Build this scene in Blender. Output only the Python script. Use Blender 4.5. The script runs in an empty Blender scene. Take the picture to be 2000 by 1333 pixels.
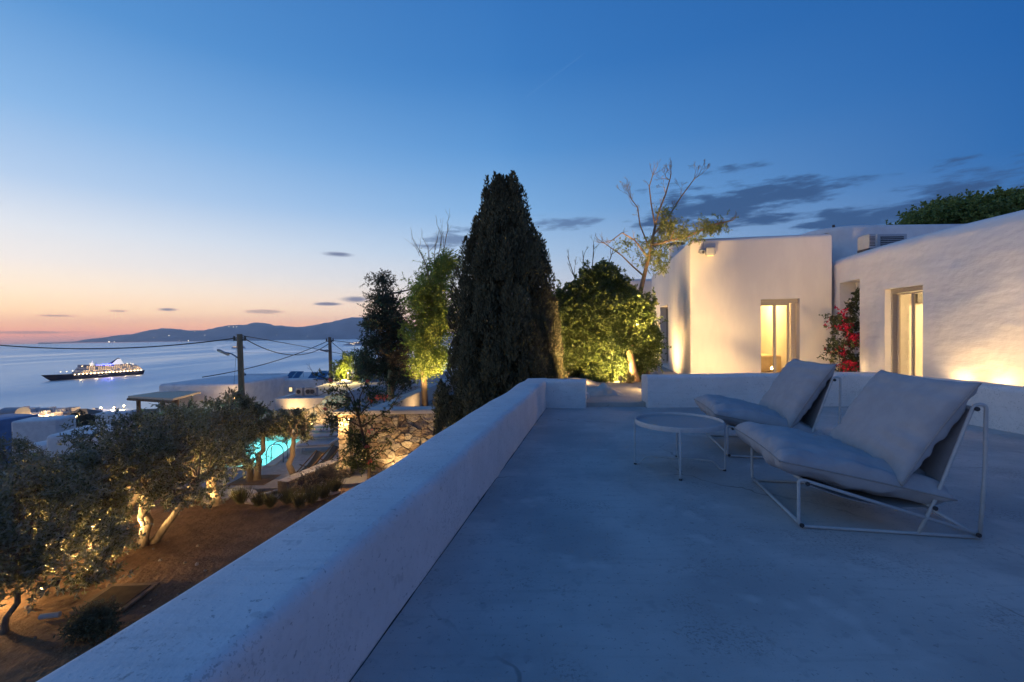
import bpy, bmesh, math, random
import numpy as np
from mathutils import Vector, Matrix, noise

# ------------------------------------------------------------------ camera
SC = bpy.context.scene
COL = SC.collection
R_ = math.radians
CAMZ = 1.25
F = 16 / 36 * 2000
RM = Matrix.Rotation(R_(90 - 0.9), 3, 'X') @ Matrix.Rotation(R_(-0.7), 3, 'Z')
CAM = Vector((0, 0, CAMZ))
cam = bpy.data.cameras.new('camera')
cam_o = bpy.data.objects.new('camera', cam)
COL.objects.link(cam_o)
cam_o.location = CAM
cam_o.rotation_euler = RM.to_euler()
cam.lens = 16
cam.sensor_width = 36
cam.clip_start = 0.05
cam.clip_end = 80000
SC.camera = cam_o


def ray(px, py):
    return RM @ Vector(((px - 1000) / F, -(py - 666.5) / F, -1))


def W(px, py, Y):                      # photograph pixel -> point at distance Y
    v = ray(px, py)
    return CAM + v * (Y / v.y)


def G(px, py, z):                      # photograph pixel -> point at height z
    v = ray(px, py)
    return CAM + v * ((z - CAMZ) / v.z)


def V(px, py, P, Q):                   # photograph pixel -> point on a vertical plane
    v = ray(px, py)
    n = Vector((-(Q[1] - P[1]), Q[0] - P[0], 0))
    t = n.dot(Vector((P[0], P[1], 0)) - Vector((CAM.x, CAM.y, 0))) / n.dot(v)
    return CAM + v * t


# ------------------------------------------------------------------ sky
SUN_AZ = R_(-74)                       # the sun has set to the left
SC.view_settings.view_transform = 'Standard'
SC.view_settings.look = 'None'
SC.view_settings.exposure = 0.0
SC.view_settings.gamma = 1.0
SC.view_settings.use_curve_mapping = False
SC.cycles.use_denoising = True
SC.cycles.max_bounces = 7
SC.cycles.volume_bounces = 0
SC.cycles.use_adaptive_sampling = True
SC.cycles.adaptive_threshold = 0.025
SC.cycles.diffuse_bounces = 3
SC.cycles.glossy_bounces = 3
SC.cycles.transparent_max_bounces = 12
SC.cycles.sample_clamp_indirect = 6.0
world = bpy.data.worlds.new('World')
SC.world = world
world.use_nodes = True


def s2l(c):
    return tuple(((v / 255 + 0.055) / 1.055) ** 2.4 if v > 10 else v / 255 / 12.92 for v in c)


def build_sky():
    nt = world.node_tree
    N, L = nt.nodes, nt.links
    bg = N['Background']

    def math_(op, a, b=None, clamp=False):
        n = N.new('ShaderNodeMath')
        n.operation = op
        n.use_clamp = clamp
        for i, x in enumerate((a, b)):
            if x is None:
                continue
            if isinstance(x, (int, float)):
                n.inputs[i].default_value = x
            else:
                L.new(x, n.inputs[i])
        return n.outputs[0]

    def rng(x, a, b, c=0.0, d=1.0, smooth=True):
        n = N.new('ShaderNodeMapRange')
        n.interpolation_type = 'SMOOTHSTEP' if smooth else 'LINEAR'
        L.new(x, n.inputs[0])
        for i, v in enumerate((a, b, c, d)):
            n.inputs[i + 1].default_value = v
        return n.outputs[0]

    def mix(f, a, b):
        n = N.new('ShaderNodeMix')
        n.data_type = 'RGBA'
        if isinstance(f, (int, float)):
            n.inputs[0].default_value = f
        else:
            L.new(f, n.inputs[0])
        for i, x in ((6, a), (7, b)):
            if isinstance(x, tuple):
                n.inputs[i].default_value = (*x, 1)
            else:
                L.new(x, n.inputs[i])
        return n.outputs[2]

    def ramp(x, stops):
        n = N.new('ShaderNodeValToRGB')
        cr = n.color_ramp
        cr.interpolation = 'B_SPLINE' if False else 'EASE'
        cr.interpolation = 'LINEAR'
        while len(cr.elements) < len(stops):
            cr.elements.new(0.5)
        for e, (deg, c) in zip(cr.elements, stops):
            e.position = (deg + 10) / 100
            e.color = (*s2l(c), 1)
        L.new(x, n.inputs[0])
        return n.outputs[0]

    tc = N.new('ShaderNodeTexCoord')
    sep = N.new('ShaderNodeSeparateXYZ')
    L.new(tc.outputs['Generated'], sep.inputs[0])
    x, y, z = sep.outputs
    el = math_('MULTIPLY', math_('ARCSINE', z), 180 / math.pi)
    az = math_('MULTIPLY', math_('ARCTAN2', x, y), 180 / math.pi)
    e01 = math_('DIVIDE', math_('ADD', el, 10), 100, True)
    hx, hy = math.sin(SUN_AZ), math.cos(SUN_AZ)
    hl = math_('SQRT', math_('ADD', math_('MULTIPLY', x, x), math_('MULTIPLY', y, y)))
    dot = math_('DIVIDE', math_('ADD', math_('MULTIPLY', x, hx), math_('MULTIPLY', y, hy)),
                math_('MAXIMUM', hl, 0.001))
    diff = math_('MULTIPLY', math_('ARCCOSINE', dot), 180 / math.pi)
    ra = ramp(e01, [(-10, (150, 125, 140)), (-0.4, (176, 148, 165)), (0.5, (305, 198, 155)), (1.3, (326, 234, 166)),
                    (2.6, (312, 260, 200)), (4.6, (288, 260, 226)), (7, (260, 250, 242)), (10, (236, 240, 247)),
                    (14, (188, 213, 243)), (20, (140, 186, 234)), (28, (92, 152, 214)), (42, (62, 122, 190)), (60, (48, 100, 168)),
                    (90, (44, 92, 160))])
    rm = ramp(e01, [(-10, (130, 118, 145)), (-0.4, (235, 182, 172)), (1.0, (272, 214, 186)), (3, (266, 234, 216)),
                    (6, (222, 226, 234)), (10, (180, 208, 237)), (15, (134, 182, 230)), (22, (92, 152, 214)),
                    (30, (62, 126, 196)), (42, (48, 110, 182)), (60, (46, 98, 166)), (90, (44, 92, 160))])
    rb = ramp(e01, [(-10, (80, 88, 118)), (0, (125, 135, 168)), (4, (112, 140, 182)), (9, (76, 126, 184)),
                    (15, (50, 110, 178)), (24, (38, 100, 172)), (36, (34, 92, 163)), (60, (40, 90, 158)), (90, (44, 92, 160))])
    rc = ramp(e01, [(-10, (70, 75, 105)), (0, (150, 130, 150)), (5, (168, 144, 162)), (12, (146, 136, 168)), (22, (104, 116, 166)),
                    (45, (54, 96, 160)), (70, (46, 92, 160)), (90, (44, 92, 160))])
    r0 = ramp(e01, [(-10, (170, 130, 120)), (-0.4, (250, 180, 140)), (0.5, (340, 222, 150)), (1.3, (350, 250, 172)),
                    (2.6, (345, 272, 205)), (4.6, (318, 270, 228)), (7, (292, 262, 240)), (10, (268, 252, 244)),
                    (14, (240, 238, 244)), (20, (200, 216, 240)), (28, (148, 184, 226)), (42, (92, 142, 200)), (60, (58, 108, 174)),
                    (90, (44, 92, 160))])
    c = mix(rng(diff, 4, 26, smooth=False), r0, ra)
    c = mix(rng(diff, 26, 76, smooth=False), c, rm)
    c = mix(rng(diff, 72, 122, smooth=False), c, rb)
    c = mix(rng(diff, 120, 180), c, rc)
    # clouds: stretched noise inside soft patches
    cv = N.new('ShaderNodeCombineXYZ')
    L.new(math_('MULTIPLY', az, 0.11), cv.inputs[0])
    L.new(math_('MULTIPLY', el, 0.52), cv.inputs[1])
    nz = N.new('ShaderNodeTexNoise')
    nz.inputs['Scale'].default_value = 1.0
    nz.inputs['Detail'].default_value = 5
    nz.inputs['Roughness'].default_value = 0.62
    L.new(cv.outputs[0], nz.inputs['Vector'])
    nf = nz.outputs[0]
    # each group: colour, noise amount, strength, patches (px, py, half width px, half height px)
    ae = N.new('ShaderNodeCombineXYZ')
    L.new(az, ae.inputs[0])
    L.new(el, ae.inputs[1])
    groups = [
        ((56, 86, 130), 5.4, .92, [(1450, 398, 180, 62), (1830, 394, 280, 66), (1640, 425, 120, 30), (1300, 420, 110, 38)]),
        ((78, 102, 145), 5.2, .72, [(1110, 436, 75, 15), (880, 470, 60, 18)]),
        ((98, 108, 145), 1.6, .85, [(698, 585, 38, 8), (640, 594, 30, 4), (328, 605, 30, 5), (660, 497, 38, 6)]),
        ((165, 135, 142), 1.8, .6, [(515, 609, 42, 5), (232, 608, 24, 3), (110, 617, 50, 3), (60, 650, 110, 4)])]
    for col, nk, st, items in groups:
        rmin = None
        for (px, py, wx, wy) in items:
            v = ray(px, py).normalized()
            a0 = math.degrees(math.atan2(v.x, v.y))
            e0 = math.degrees(math.asin(v.z))
            v1 = ray(px + wx, py).normalized()
            v2 = ray(px, py - wy).normalized()
            wa = abs(math.degrees(math.atan2(v1.x, v1.y)) - a0)
            we = abs(math.degrees(math.asin(v2.z)) - e0)
            ma = N.new('ShaderNodeVectorMath')
            ma.operation = 'MULTIPLY_ADD'
            L.new(ae.outputs[0], ma.inputs[0])
            ma.inputs[1].default_value = (1 / wa, 1 / we, 0)
            ma.inputs[2].default_value = (-a0 / wa, -e0 / we, 0)
            ln = N.new('ShaderNodeVectorMath')
            ln.operation = 'LENGTH'
            L.new(ma.outputs[0], ln.inputs[0])
            rmin = ln.outputs['Value'] if rmin is None else math_('MINIMUM', rmin, ln.outputs['Value'])
        r = math_('SUBTRACT', rmin, math_('MULTIPLY', math_('SUBTRACT', nf, 0.5), nk))
        c = mix(rng(r, 1.05, 0.25, 0.0, st), c, s2l(col))
    # thin contrail above the cypress
    p, q = ray(1010, 203).normalized(), ray(1152, 97).normalized()
    n_ = p.cross(q).normalized()
    vm = N.new('ShaderNodeVectorMath')
    vm.operation = 'DOT_PRODUCT'
    L.new(tc.outputs['Generated'], vm.inputs[0])
    vm.inputs[1].default_value = n_
    d0 = math_('ABSOLUTE', vm.outputs['Value'])
    mid = ((p + q) / 2).normalized()
    vm2 = N.new('ShaderNodeVectorMath')
    vm2.operation = 'DOT_PRODUCT'
    L.new(tc.outputs['Generated'], vm2.inputs[0])
    vm2.inputs[1].default_value = mid
    half = math.cos(p.angle(q) / 2)
    f = math_('MULTIPLY', rng(d0, 0.0010, 0.0, 0, .13), rng(vm2.outputs['Value'], half, half + .002))
    c = mix(f, c, s2l((150, 190, 230)))
    L.new(c, bg.inputs[0])
    bg.inputs[1].default_value = 1.0
    world.cycles.sampling_method = 'MANUAL'
    world.cycles.sample_map_resolution = 512


build_sky()

# ------------------------------------------------------------------ helpers
ORG = {}                               # world origin of the root each object hangs from


def tag(o, label=None, cat=None, group=None, kind=None):
    for k, v in (('label', label), ('category', cat), ('group', group), ('kind', kind)):
        if v:
            o[k] = v
    return o


def thing(name, label, cat, loc=(0, 0, 0), group=None, rz=0.0):
    o = bpy.data.objects.new(name, None)
    COL.objects.link(o)
    o.location = loc
    o.rotation_euler = (0, 0, rz)
    o.empty_display_size = 0.1
    ORG[o] = Vector(loc)
    return tag(o, label, cat, group)


class MB:
    def __init__(s):
        s.v, s.f = [], []

    def quad(s, a, b, c, d):
        n = len(s.v)
        s.v += [tuple(a), tuple(b), tuple(c), tuple(d)]
        s.f.append((n, n + 1, n + 2, n + 3))
        return s

    def box(s, lo, hi):
        x0, y0, z0 = lo
        x1, y1, z1 = hi
        return s.hexa([(x0, y0), (x1, y0), (x1, y1), (x0, y1)], z0, z1)

    def hexa(s, poly, z0, z1):         # vertical prism over a counter-clockwise plan polygon
        n = len(s.v)
        k = len(poly)
        s.v += [(p[0], p[1], z0) for p in poly] + [(p[0], p[1], z1) for p in poly]
        s.f.append(tuple(n + i for i in reversed(range(k))))
        s.f.append(tuple(n + k + i for i in range(k)))
        for i in range(k):
            j = (i + 1) % k
            s.f.append((n + i, n + j, n + k + j, n + k + i))
        return s

    def obox(s, c, ax, ay, az_, hx, hy, hz):   # box from centre, three axes, half sizes
        c, ax, ay, az_ = Vector(c), Vector(ax).normalized(), Vector(ay).normalized(), Vector(az_).normalized()
        n = len(s.v)
        for k in (-1, 1):
            for (i, j) in ((-1, -1), (1, -1), (1, 1), (-1, 1)):
                s.v.append(tuple(c + ax * hx * i + ay * hy * j + az_ * hz * k))
        for q in ((3, 2, 1, 0), (4, 5, 6, 7), (0, 1, 5, 4), (1, 2, 6, 5), (2, 3, 7, 6), (3, 0, 4, 7)):
            s.f.append(tuple(n + i for i in q))
        return s

    def tube(s, pts, r, k=8, caps=True):
        pts = [Vector(p) for p in pts]
        if not isinstance(r, (list, tuple)):
            r = [r] * len(pts)
        n0 = len(s.v)
        up = None
        for i, p in enumerate(pts):
            d = (pts[min(i + 1, len(pts) - 1)] - pts[max(i - 1, 0)])
            d = d.normalized() if d.length > 1e-9 else Vector((0, 0, 1))
            if up is None:
                up = Vector((0, 0, 1)) if abs(d.z) < 0.9 else Vector((1, 0, 0))
            a = d.cross(up)
            if a.length < 1e-4:
                up = Vector((1, 0, 0)) if abs(d.x) < .9 else Vector((0, 1, 0))
                a = d.cross(up)
            a.normalize()
            b = a.cross(d).normalized()
            up = b
            for j in range(k):
                t = 2 * math.pi * j / k
                s.v.append(tuple(p + (a * math.cos(t) + b * math.sin(t)) * r[i]))
        for i in range(len(pts) - 1):
            for j in range(k):
                q = (j + 1) % k
                s.f.append((n0 + i * k + j, n0 + i * k + q, n0 + (i + 1) * k + q, n0 + (i + 1) * k + j))
        if caps:
            s.f.append(tuple(n0 + j for j in reversed(range(k))))
            e = n0 + (len(pts) - 1) * k
            s.f.append(tuple(e + j for j in range(k)))
        return s

    def lathe(s, c, prof, k=16, ax=None):      # (radius, height) pairs round an axis
        c = Vector(c)
        ax = Vector(ax or (0, 0, 1)).normalized()
        a = ax.orthogonal().normalized()
        b = ax.cross(a)
        n0 = len(s.v)
        for (r, h) in prof:
            for j in range(k):
                t = 2 * math.pi * j / k
                s.v.append(tuple(c + ax * h + (a * math.cos(t) + b * math.sin(t)) * max(r, 1e-4)))
        for i in range(len(prof) - 1):
            for j in range(k):
                q = (j + 1) % k
                s.f.append((n0 + i * k + j, n0 + i * k + q, n0 + (i + 1) * k + q, n0 + (i + 1) * k + j))
        s.f.append(tuple(n0 + j for j in reversed(range(k))))
        e = n0 + (len(prof) - 1) * k
        s.f.append(tuple(e + j for j in range(k)))
        return s

    def sweep(s, path, prof, wob=0.0, seed=0):   # plan path (x,y), closed profile (offset to the left, z)
        P = [Vector((p[0], p[1], 0)) for p in path]
        n0 = len(s.v)
        k = len(prof)
        for i, p in enumerate(P):
            d1 = (P[i] - P[i - 1]).normalized() if i > 0 else None
            d2 = (P[i + 1] - P[i]).normalized() if i < len(P) - 1 else None
            if d1 is None:
                d1 = d2
            if d2 is None:
                d2 = d1
            t = (d1 + d2).normalized()
            nrm = Vector((-t.y, t.x, 0))
            sc = 1 / max(0.4, nrm.dot(Vector((-d1.y, d1.x, 0))))
            for (o, z) in prof:
                q = p + nrm * o * sc
                q.z = z
                if wob:
                    w = noise.noise_vector(Vector((q.x * 1.3 + seed, q.y * 1.3, q.z * 2))) * wob
                    q += Vector((w.x, w.y, w.z * (1 if z > 0.1 else 0)))
                s.v.append(tuple(q))
        for i in range(len(P) - 1):
            for j in range(k):
                q = (j + 1) % k
                s.f.append((n0 + i * k + j, n0 + i * k + q, n0 + (i + 1) * k + q, n0 + (i + 1) * k + j))
        s.f.append(tuple(n0 + j for j in reversed(range(k))))
        e = n0 + (len(P) - 1) * k
        s.f.append(tuple(e + j for j in range(k)))
        return s

    def build(s, name, mat, parent=None, smooth=False, bevel=0.0, auto=None):
        o_ = ORG[parent] if parent else Vector((0, 0, 0))
        me = bpy.data.meshes.new(name)
        me.from_pydata([(x - o_.x, y - o_.y, z - o_.z) for (x, y, z) in s.v], [], s.f)
        return finish(name, me, mat, parent, smooth, bevel, auto)


def finish(name, me, mat, parent=None, smooth=False, bevel=0.0, auto=None):
    bm = bmesh.new()
    bm.from_mesh(me)
    bmesh.ops.recalc_face_normals(bm, faces=bm.faces)
    if auto is not None:
        for e in bm.edges:
            e.smooth = len(e.link_faces) == 2 and e.calc_face_angle(0) < R_(auto)
    bm.to_mesh(me)
    bm.free()
    if smooth or auto is not None:
        me.shade_smooth() if hasattr(me, 'shade_smooth') and auto is None else me.polygons.foreach_set('use_smooth', [True] * len(me.polygons))
    me.materials.append(mat)
    o = bpy.data.objects.new(name, me)
    COL.objects.link(o)
    if parent:
        o.parent = parent
        ORG[o] = ORG[parent]
    else:
        ORG[o] = Vector((0, 0, 0))
    if bevel:
        m = o.modifiers.new('bevel', 'BEVEL')
        m.width = bevel
        m.segments = 2
        m.limit_method = 'ANGLE'
        m.angle_limit = R_(40)
    return o


def copy_tree(o, parent=None):
    c = o.copy()
    COL.objects.link(c)
    c.parent = parent
    ORG[c] = ORG[o]
    for ch in list(o.children):
        copy_tree(ch, c)
    return c


def np_mesh(name, verts, quads, mat, parent=None, kind=None):
    o_ = ORG[parent] if parent else Vector((0, 0, 0))
    me = bpy.data.meshes.new(name)
    v = np.asarray(verts, dtype=np.float32) - np.array(o_, dtype=np.float32)
    nq = len(quads)
    me.vertices.add(len(v))
    me.vertices.foreach_set('co', v.ravel())
    me.loops.add(nq * 4)
    me.loops.foreach_set('vertex_index', np.asarray(quads, dtype=np.int32).ravel())
    me.polygons.add(nq)
    me.polygons.foreach_set('loop_start', np.arange(0, nq * 4, 4, dtype=np.int32))
    me.update(calc_edges=True)
    me.materials.append(mat)
    o = bpy.data.objects.new(name, me)
    COL.objects.link(o)
    if parent:
        o.parent = parent
        ORG[o] = ORG[parent]
    else:
        ORG[o] = Vector((0, 0, 0))
    if kind:
        o['kind'] = kind
    return o


def norm(a):
    return a / np.maximum(np.linalg.norm(a, axis=1, keepdims=True), 1e-9)


def leaves(name, P, D, L, Wd, mat, parent, rs, fold=0.0):
    """one small pointed leaf face at each point P along direction D"""
    n = len(P)
    D = norm(D)
    S = norm(np.cross(D, rs.normal(size=(n, 3))))
    L = (L * rs.uniform(.7, 1.25, n))[:, None]
    Wv = (Wd * rs.uniform(.75, 1.2, n))[:, None]
    U = np.cross(S, D)
    v = np.empty((n, 4, 3))
    v[:, 0] = P
    v[:, 1] = P + D * L * .45 + S * Wv + U * fold * L
    v[:, 2] = P + D * L
    v[:, 3] = P + D * L * .5 - S * Wv + U * fold * L
    return np_mesh(name, v.reshape(-1, 3), np.arange(n * 4).reshape(-1, 4), mat, parent)


def shoots(O, D, Ln, m, rs, spread=.8, droop=0.0):
    """m leaves along every shoot (origin O, direction D, length Ln)"""
    n = len(O)
    t = rs.uniform(.08, 1, (n, m))
    P = O[:, None, :] + D[:, None, :] * (t * Ln[:, None])[..., None]
    P[..., 2] -= droop * (t * Ln[:, None]) ** 2
    LD = D[:, None, :] * .7 + rs.normal(size=(n, m, 3)) * spread
    LD[..., 2] -= droop * t
    return P.reshape(-1, 3), LD.reshape(-1, 3)


# ------------------------------------------------------------------ materials
def nodes(name):
    m = bpy.data.materials.new(name)
    m.use_nodes = True
    return m, m.node_tree.nodes, m.node_tree.links, m.node_tree.nodes['Principled BSDF']


def M(name, c1, c2=None, scale=4.0, rough=.8, bump=.0, bscale=None, bdist=.02, metal=0.0, detail=4, speck=None,
      stretch=(1, 1, 1), big=None, contrast=(.35, .65), spec=.3, rvar=0.0, streak=False, crack=False, mould=None):
    """two-tone noise colour, optional dark specks, optional large lumps, fine bump"""
    m, N, L, b = nodes(name)
    b.inputs['Roughness'].default_value = rough
    b.inputs['Metallic'].default_value = metal
    b.inputs['Specular IOR Level'].default_value = spec
    geo = N.new('ShaderNodeNewGeometry')
    mp = N.new('ShaderNodeMapping')
    mp.inputs['Scale'].default_value = stretch
    L.new(geo.outputs['Position'], mp.inputs[0])

    def nz(sc, det=detail, ro=.6):
        n = N.new('ShaderNodeTexNoise')
        n.inputs['Scale'].default_value = sc
        n.inputs['Detail'].default_value = det
        n.inputs['Roughness'].default_value = ro
        L.new(mp.outputs[0], n.inputs['Vector'])
        return n.outputs[0]

    def mr(x, a, bb, c=0., d=1.):
        n = N.new('ShaderNodeMapRange')
        n.interpolation_type = 'SMOOTHSTEP'
        L.new(x, n.inputs[0])
        for i, v in enumerate((a, bb, c, d)):
            n.inputs[i + 1].default_value = v
        return n.outputs[0]

    def mx(f, a, bb):
        n = N.new('ShaderNodeMix')
        n.data_type = 'RGBA'
        L.new(f, n.inputs[0])
        for i, x in ((6, a), (7, bb)):
            if isinstance(x, tuple):
                n.inputs[i].default_value = (*x, 1)
            else:
                L.new(x, n.inputs[i])
        return n.outputs[2]
    c2 = c2 or tuple(v * .8 for v in c1)
    n1 = nz(scale)
    col = mx(mr(n1, *contrast), c1, c2)
    if speck:
        for (sc, th, wd, sc_col, amt) in speck:
            col = mx(mr(nz(sc, 2.5, .7), th, th + wd, 0, amt), col, sc_col)
    if mould:                            # fine dark specks gathered in patches
        for (sc, th, mc, mth, mcol, amt) in mould:
            mu = N.new('ShaderNodeMath')
            mu.operation = 'MULTIPLY'
            L.new(mr(nz(sc, 2, .7), th, th + .05, 0, amt), mu.inputs[0])
            L.new(mr(nz(mc, 2, .6), mth, mth + .12), mu.inputs[1])
            col = mx(mu.outputs[0], col, mcol)
    if streak:                           # faint brush and trowel strokes
        m2 = N.new('ShaderNodeMapping')
        m2.inputs['Scale'].default_value = (2.2, 26, 26)
        m2.inputs['Rotation'].default_value = (0, 0, .35)
        L.new(geo.outputs['Position'], m2.inputs[0])
        n2 = N.new('ShaderNodeTexNoise')
        n2.inputs['Scale'].default_value = 1
        n2.inputs['Detail'].default_value = 3
        L.new(m2.outputs[0], n2.inputs['Vector'])
        col = mx(mr(n2.outputs[0], .52, .72, 0, .35), col, tuple(v * .72 for v in c1))
    if crack:                            # hairline cracks
        n3 = N.new('ShaderNodeTexNoise')
        n3.inputs['Scale'].default_value = 2.5
        n3.inputs['Detail'].default_value = 3
        L.new(geo.outputs['Position'], n3.inputs['Vector'])
        ad3 = N.new('ShaderNodeVectorMath')
        ad3.operation = 'MULTIPLY_ADD'
        L.new(n3.outputs['Color'], ad3.inputs[0])
        ad3.inputs[1].default_value = (.5, .5, .5)
        L.new(geo.outputs['Position'], ad3.inputs[2])
        vo = N.new('ShaderNodeTexVoronoi')
        vo.feature = 'DISTANCE_TO_EDGE'
        vo.inputs['Scale'].default_value = .42
        L.new(ad3.outputs[0], vo.inputs['Vector'])
        cm_ = N.new('ShaderNodeMath')
        cm_.operation = 'MULTIPLY'
        L.new(mr(vo.outputs['Distance'], .006, .0015, 0, .75), cm_.inputs[0])
        L.new(mr(nz(.9, 1), .48, .60), cm_.inputs[1])
        col = mx(cm_.outputs[0], col, tuple(v * .42 for v in c1))
    L.new(col, b.inputs['Base Color'])
    if rvar:
        L.new(mr(n1, .3, .7, rough - rvar, rough + rvar), b.inputs['Roughness'])
    h = None
    if bump:
        bn = N.new('ShaderNodeBump')
        bn.inputs['Strength'].default_value = bump
        bn.inputs['Distance'].default_value = bdist
        L.new(nz(bscale or scale * 4, 3, .6), bn.inputs['Height'])
        h = bn.outputs[0]
    if big:
        for (sc, dist, st) in big:
            b2 = N.new('ShaderNodeBump')
            b2.inputs['Strength'].default_value = st
            b2.inputs['Distance'].default_value = dist
            L.new(nz(sc, 2, .5), b2.inputs['Height'])
            if h:
                L.new(h, b2.inputs['Normal'])
            h = b2.outputs[0]
    if h:
        L.new(h, b.inputs['Normal'])
    return m


def EM(name, c, st):
    m, N, L, b = nodes(name)
    b.inputs['Base Color'].default_value = (*[min(1, v * .8) for v in c], 1)
    b.inputs['Emission Color'].default_value = (*c, 1)
    b.inputs['Emission Strength'].default_value = st
    return m


def LEAF(name, c1, c2, rough=.55, trans=.25, c3=None, ns=1.7):
    m, N, L, b = nodes(name)
    geo = N.new('ShaderNodeNewGeometry')
    nz = N.new('ShaderNodeTexNoise')
    nz.inputs['Scale'].default_value = ns
    nz.inputs['Detail'].default_value = 4
    L.new(geo.outputs['Position'], nz.inputs['Vector'])
    ad = N.new('ShaderNodeMath')
    ad.operation = 'MULTIPLY_ADD'
    L.new(geo.outputs['Random Per Island'], ad.inputs[0])
    ad.inputs[1].default_value = .55
    L.new(nz.outputs[0], ad.inputs[2])
    mr = N.new('ShaderNodeMapRange')
    mr.inputs[1].default_value = .45
    mr.inputs[2].default_value = 1.05
    L.new(ad.outputs[0], mr.inputs[0])
    mx = N.new('ShaderNodeMix')
    mx.data_type = 'RGBA'
    L.new(mr.outputs[0], mx.inputs[0])
    mx.inputs[6].default_value = (*c1, 1)
    mx.inputs[7].default_value = (*c2, 1)
    col = mx.outputs[2]
    if c3:                              # paler underside
        m2 = N.new('ShaderNodeMix')
        m2.data_type = 'RGBA'
        L.new(geo.outputs['Backfacing'], m2.inputs[0])
        L.new(col, m2.inputs[6])
        m2.inputs[7].default_value = (*c3, 1)
        col = m2.outputs[2]
    L.new(col, b.inputs['Base Color'])
    b.inputs['Roughness'].default_value = rough
    b.inputs['Specular IOR Level'].default_value = .35
    tr = N.new('ShaderNodeBsdfTranslucent')
    L.new(col, tr.inputs[0])
    ms = N.new('ShaderNodeMixShader')
    ms.inputs[0].default_value = trans
    L.new(b.outputs[0], ms.inputs[1])
    L.new(tr.outputs[0], ms.inputs[2])
    L.new(ms.outputs[0], N['Material Output'].inputs[0])
    return m


def glass_mat(name, tint=(1, 1, 1), ior=1.45, rough=0.0, base=0.0):
    m, N, L, b = nodes(name)
    t = N.new('ShaderNodeBsdfTransparent')
    t.inputs[0].default_value = (*tint, 1)
    g = N.new('ShaderNodeBsdfGlossy')
    g.inputs['Roughness'].default_value = rough
    fr = N.new('ShaderNodeFresnel')
    geo = N.new('ShaderNodeNewGeometry')      # thin sheet: same reflectance from both sides
    ad = N.new('ShaderNodeMath')
    ad.operation = 'MULTIPLY_ADD'
    L.new(geo.outputs['Backfacing'], ad.inputs[0])
    ad.inputs[1].default_value = 1 / ior - ior
    ad.inputs[2].default_value = ior
    L.new(ad.outputs[0], fr.inputs[0])
    ms = N.new('ShaderNodeMixShader')
    L.new(fr.outputs[0], ms.inputs[0])
    L.new(t.outputs[0], ms.inputs[1])
    L.new(g.outputs[0], ms.inputs[2])
    L.new(ms.outputs[0], N['Material Output'].inputs[0])
    return m, N, L, g, fr


PLASTER = M('white_plaster', (.76, .74, .71), (.66, .64, .62), 1.6, .85, .35, 28, .012, big=[(1.3, .10, .35), (4.5, .04, .4)],
            speck=[(2.2, .60, .2, (.55, .53, .52), .35)])
PLASTER_LUMPY = M('lumpy_white_plaster', (.80, .77, .75), (.72, .70, .69), 1.3, .85, .22, 30, .008,
                  big=[(.7, .2, .35), (2.0, .10, .35), (5.5, .03, .35)], speck=[(2.0, .60, .2, (.55, .53, .53), .35)], stretch=(1, .8, 1.5))
PLASTER_FLAT = M('smooth_plaster', (.74, .70, .66), (.69, .65, .62), 2.5, .85, .12, 40, .005, stretch=(1, 1, .35),
                 big=[(.9, .05, .2)])
PARAPET = M('parapet_plaster', (.74, .70, .68), (.67, .635, .62), 3.0, .85, .4, 45, .008,
            speck=[(9, .64, .08, (.42, .40, .40), .45), (40, .64, .05, (.26, .25, .25), .6), (1.1, .58, .3, (.60, .57, .56), .5),
                   (90, .66, .05, (.3, .3, .3), .6)],
            big=[(1.2, .04, .4), (5, .02, .4)], streak=True, mould=[(70, .57, 2.4, .52, (.30, .28, .27), .45)])
FLOOR = M('painted_concrete_floor', (.49, .45, .43), (.40, .37, .36), 1.1, .7, .4, 60, .004, rvar=.1, contrast=(.38, .62),
          speck=[(0.5, .47, .16, (.33, .31, .305), .75), (9, .58, .10, (.30, .28, .28), .4), (34, .62, .05, (.20, .19, .19), .55),
                 (2.3, .57, .12, (.55, .50, .475), .6), (1.4, .56, .2, (.33, .31, .31), .6), (110, .64, .05, (.22, .21, .21), .55)],
          big=[(.7, .02, .3), (5, .005, .5)], streak=True, crack=True,
          mould=[(60, .54, 1.7, .54, (.17, .155, .15), .45), (24, .57, 1.3, .54, (.24, .22, .21), .4), (1.8, .55, .6, .58, (.44, .37, .34), .35)])
CLOTH = M('grey_cushion_canvas', (.36, .36, .38), (.33, .33, .348), 9, .9, .3, 300, .002, big=[(7, .02, .5), (18, .006, .5)])
PIPING = M('darker_seam_canvas', (.30, .29, .29), (.27, .26, .26), 9, .9)
SLING = M('grey_sling_canvas', (.30, .30, .32), (.26, .26, .28), 9, .9, .2, 200, .002)
FRAME = M('powder_coated_white_steel', (.45, .46, .47), (.41, .42, .43), 20, .45, .05, 90, .001)
RUBBER = M('dark_rubber', (.05, .05, .055), (.04, .04, .045), 20, .6)
SOIL = M('dry_garden_soil', (.26, .15, .08), (.16, .092, .05), 2.2, .95, .8, 9, .05, contrast=(.3, .7),
         speck=[(14, .56, .12, (.26, .17, .10), .8), (45, .62, .08, (.32, .24, .15), .8), (6, .60, .1, (.12, .075, .045), .7)],
         big=[(1.2, .10, .5), (5, .05, .6)])
STONES = [M('field_stone_%s' % n, a, b, 6, .85, 1.0, 9, .07, speck=[(10, .55, .1, sp, .7)], big=[(4, .1, .6)]) for n, a, b, sp in (
    ('tan', (.34, .27, .20), (.20, .16, .12), (.15, .12, .10)), ('grey', (.27, .245, .22), (.16, .145, .13), (.36, .32, .28)),
    ('brown', (.26, .19, .14), (.15, .115, .09), (.34, .27, .21)), ('pale', (.40, .35, .29), (.27, .235, .20), (.2, .17, .14)))]
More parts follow.
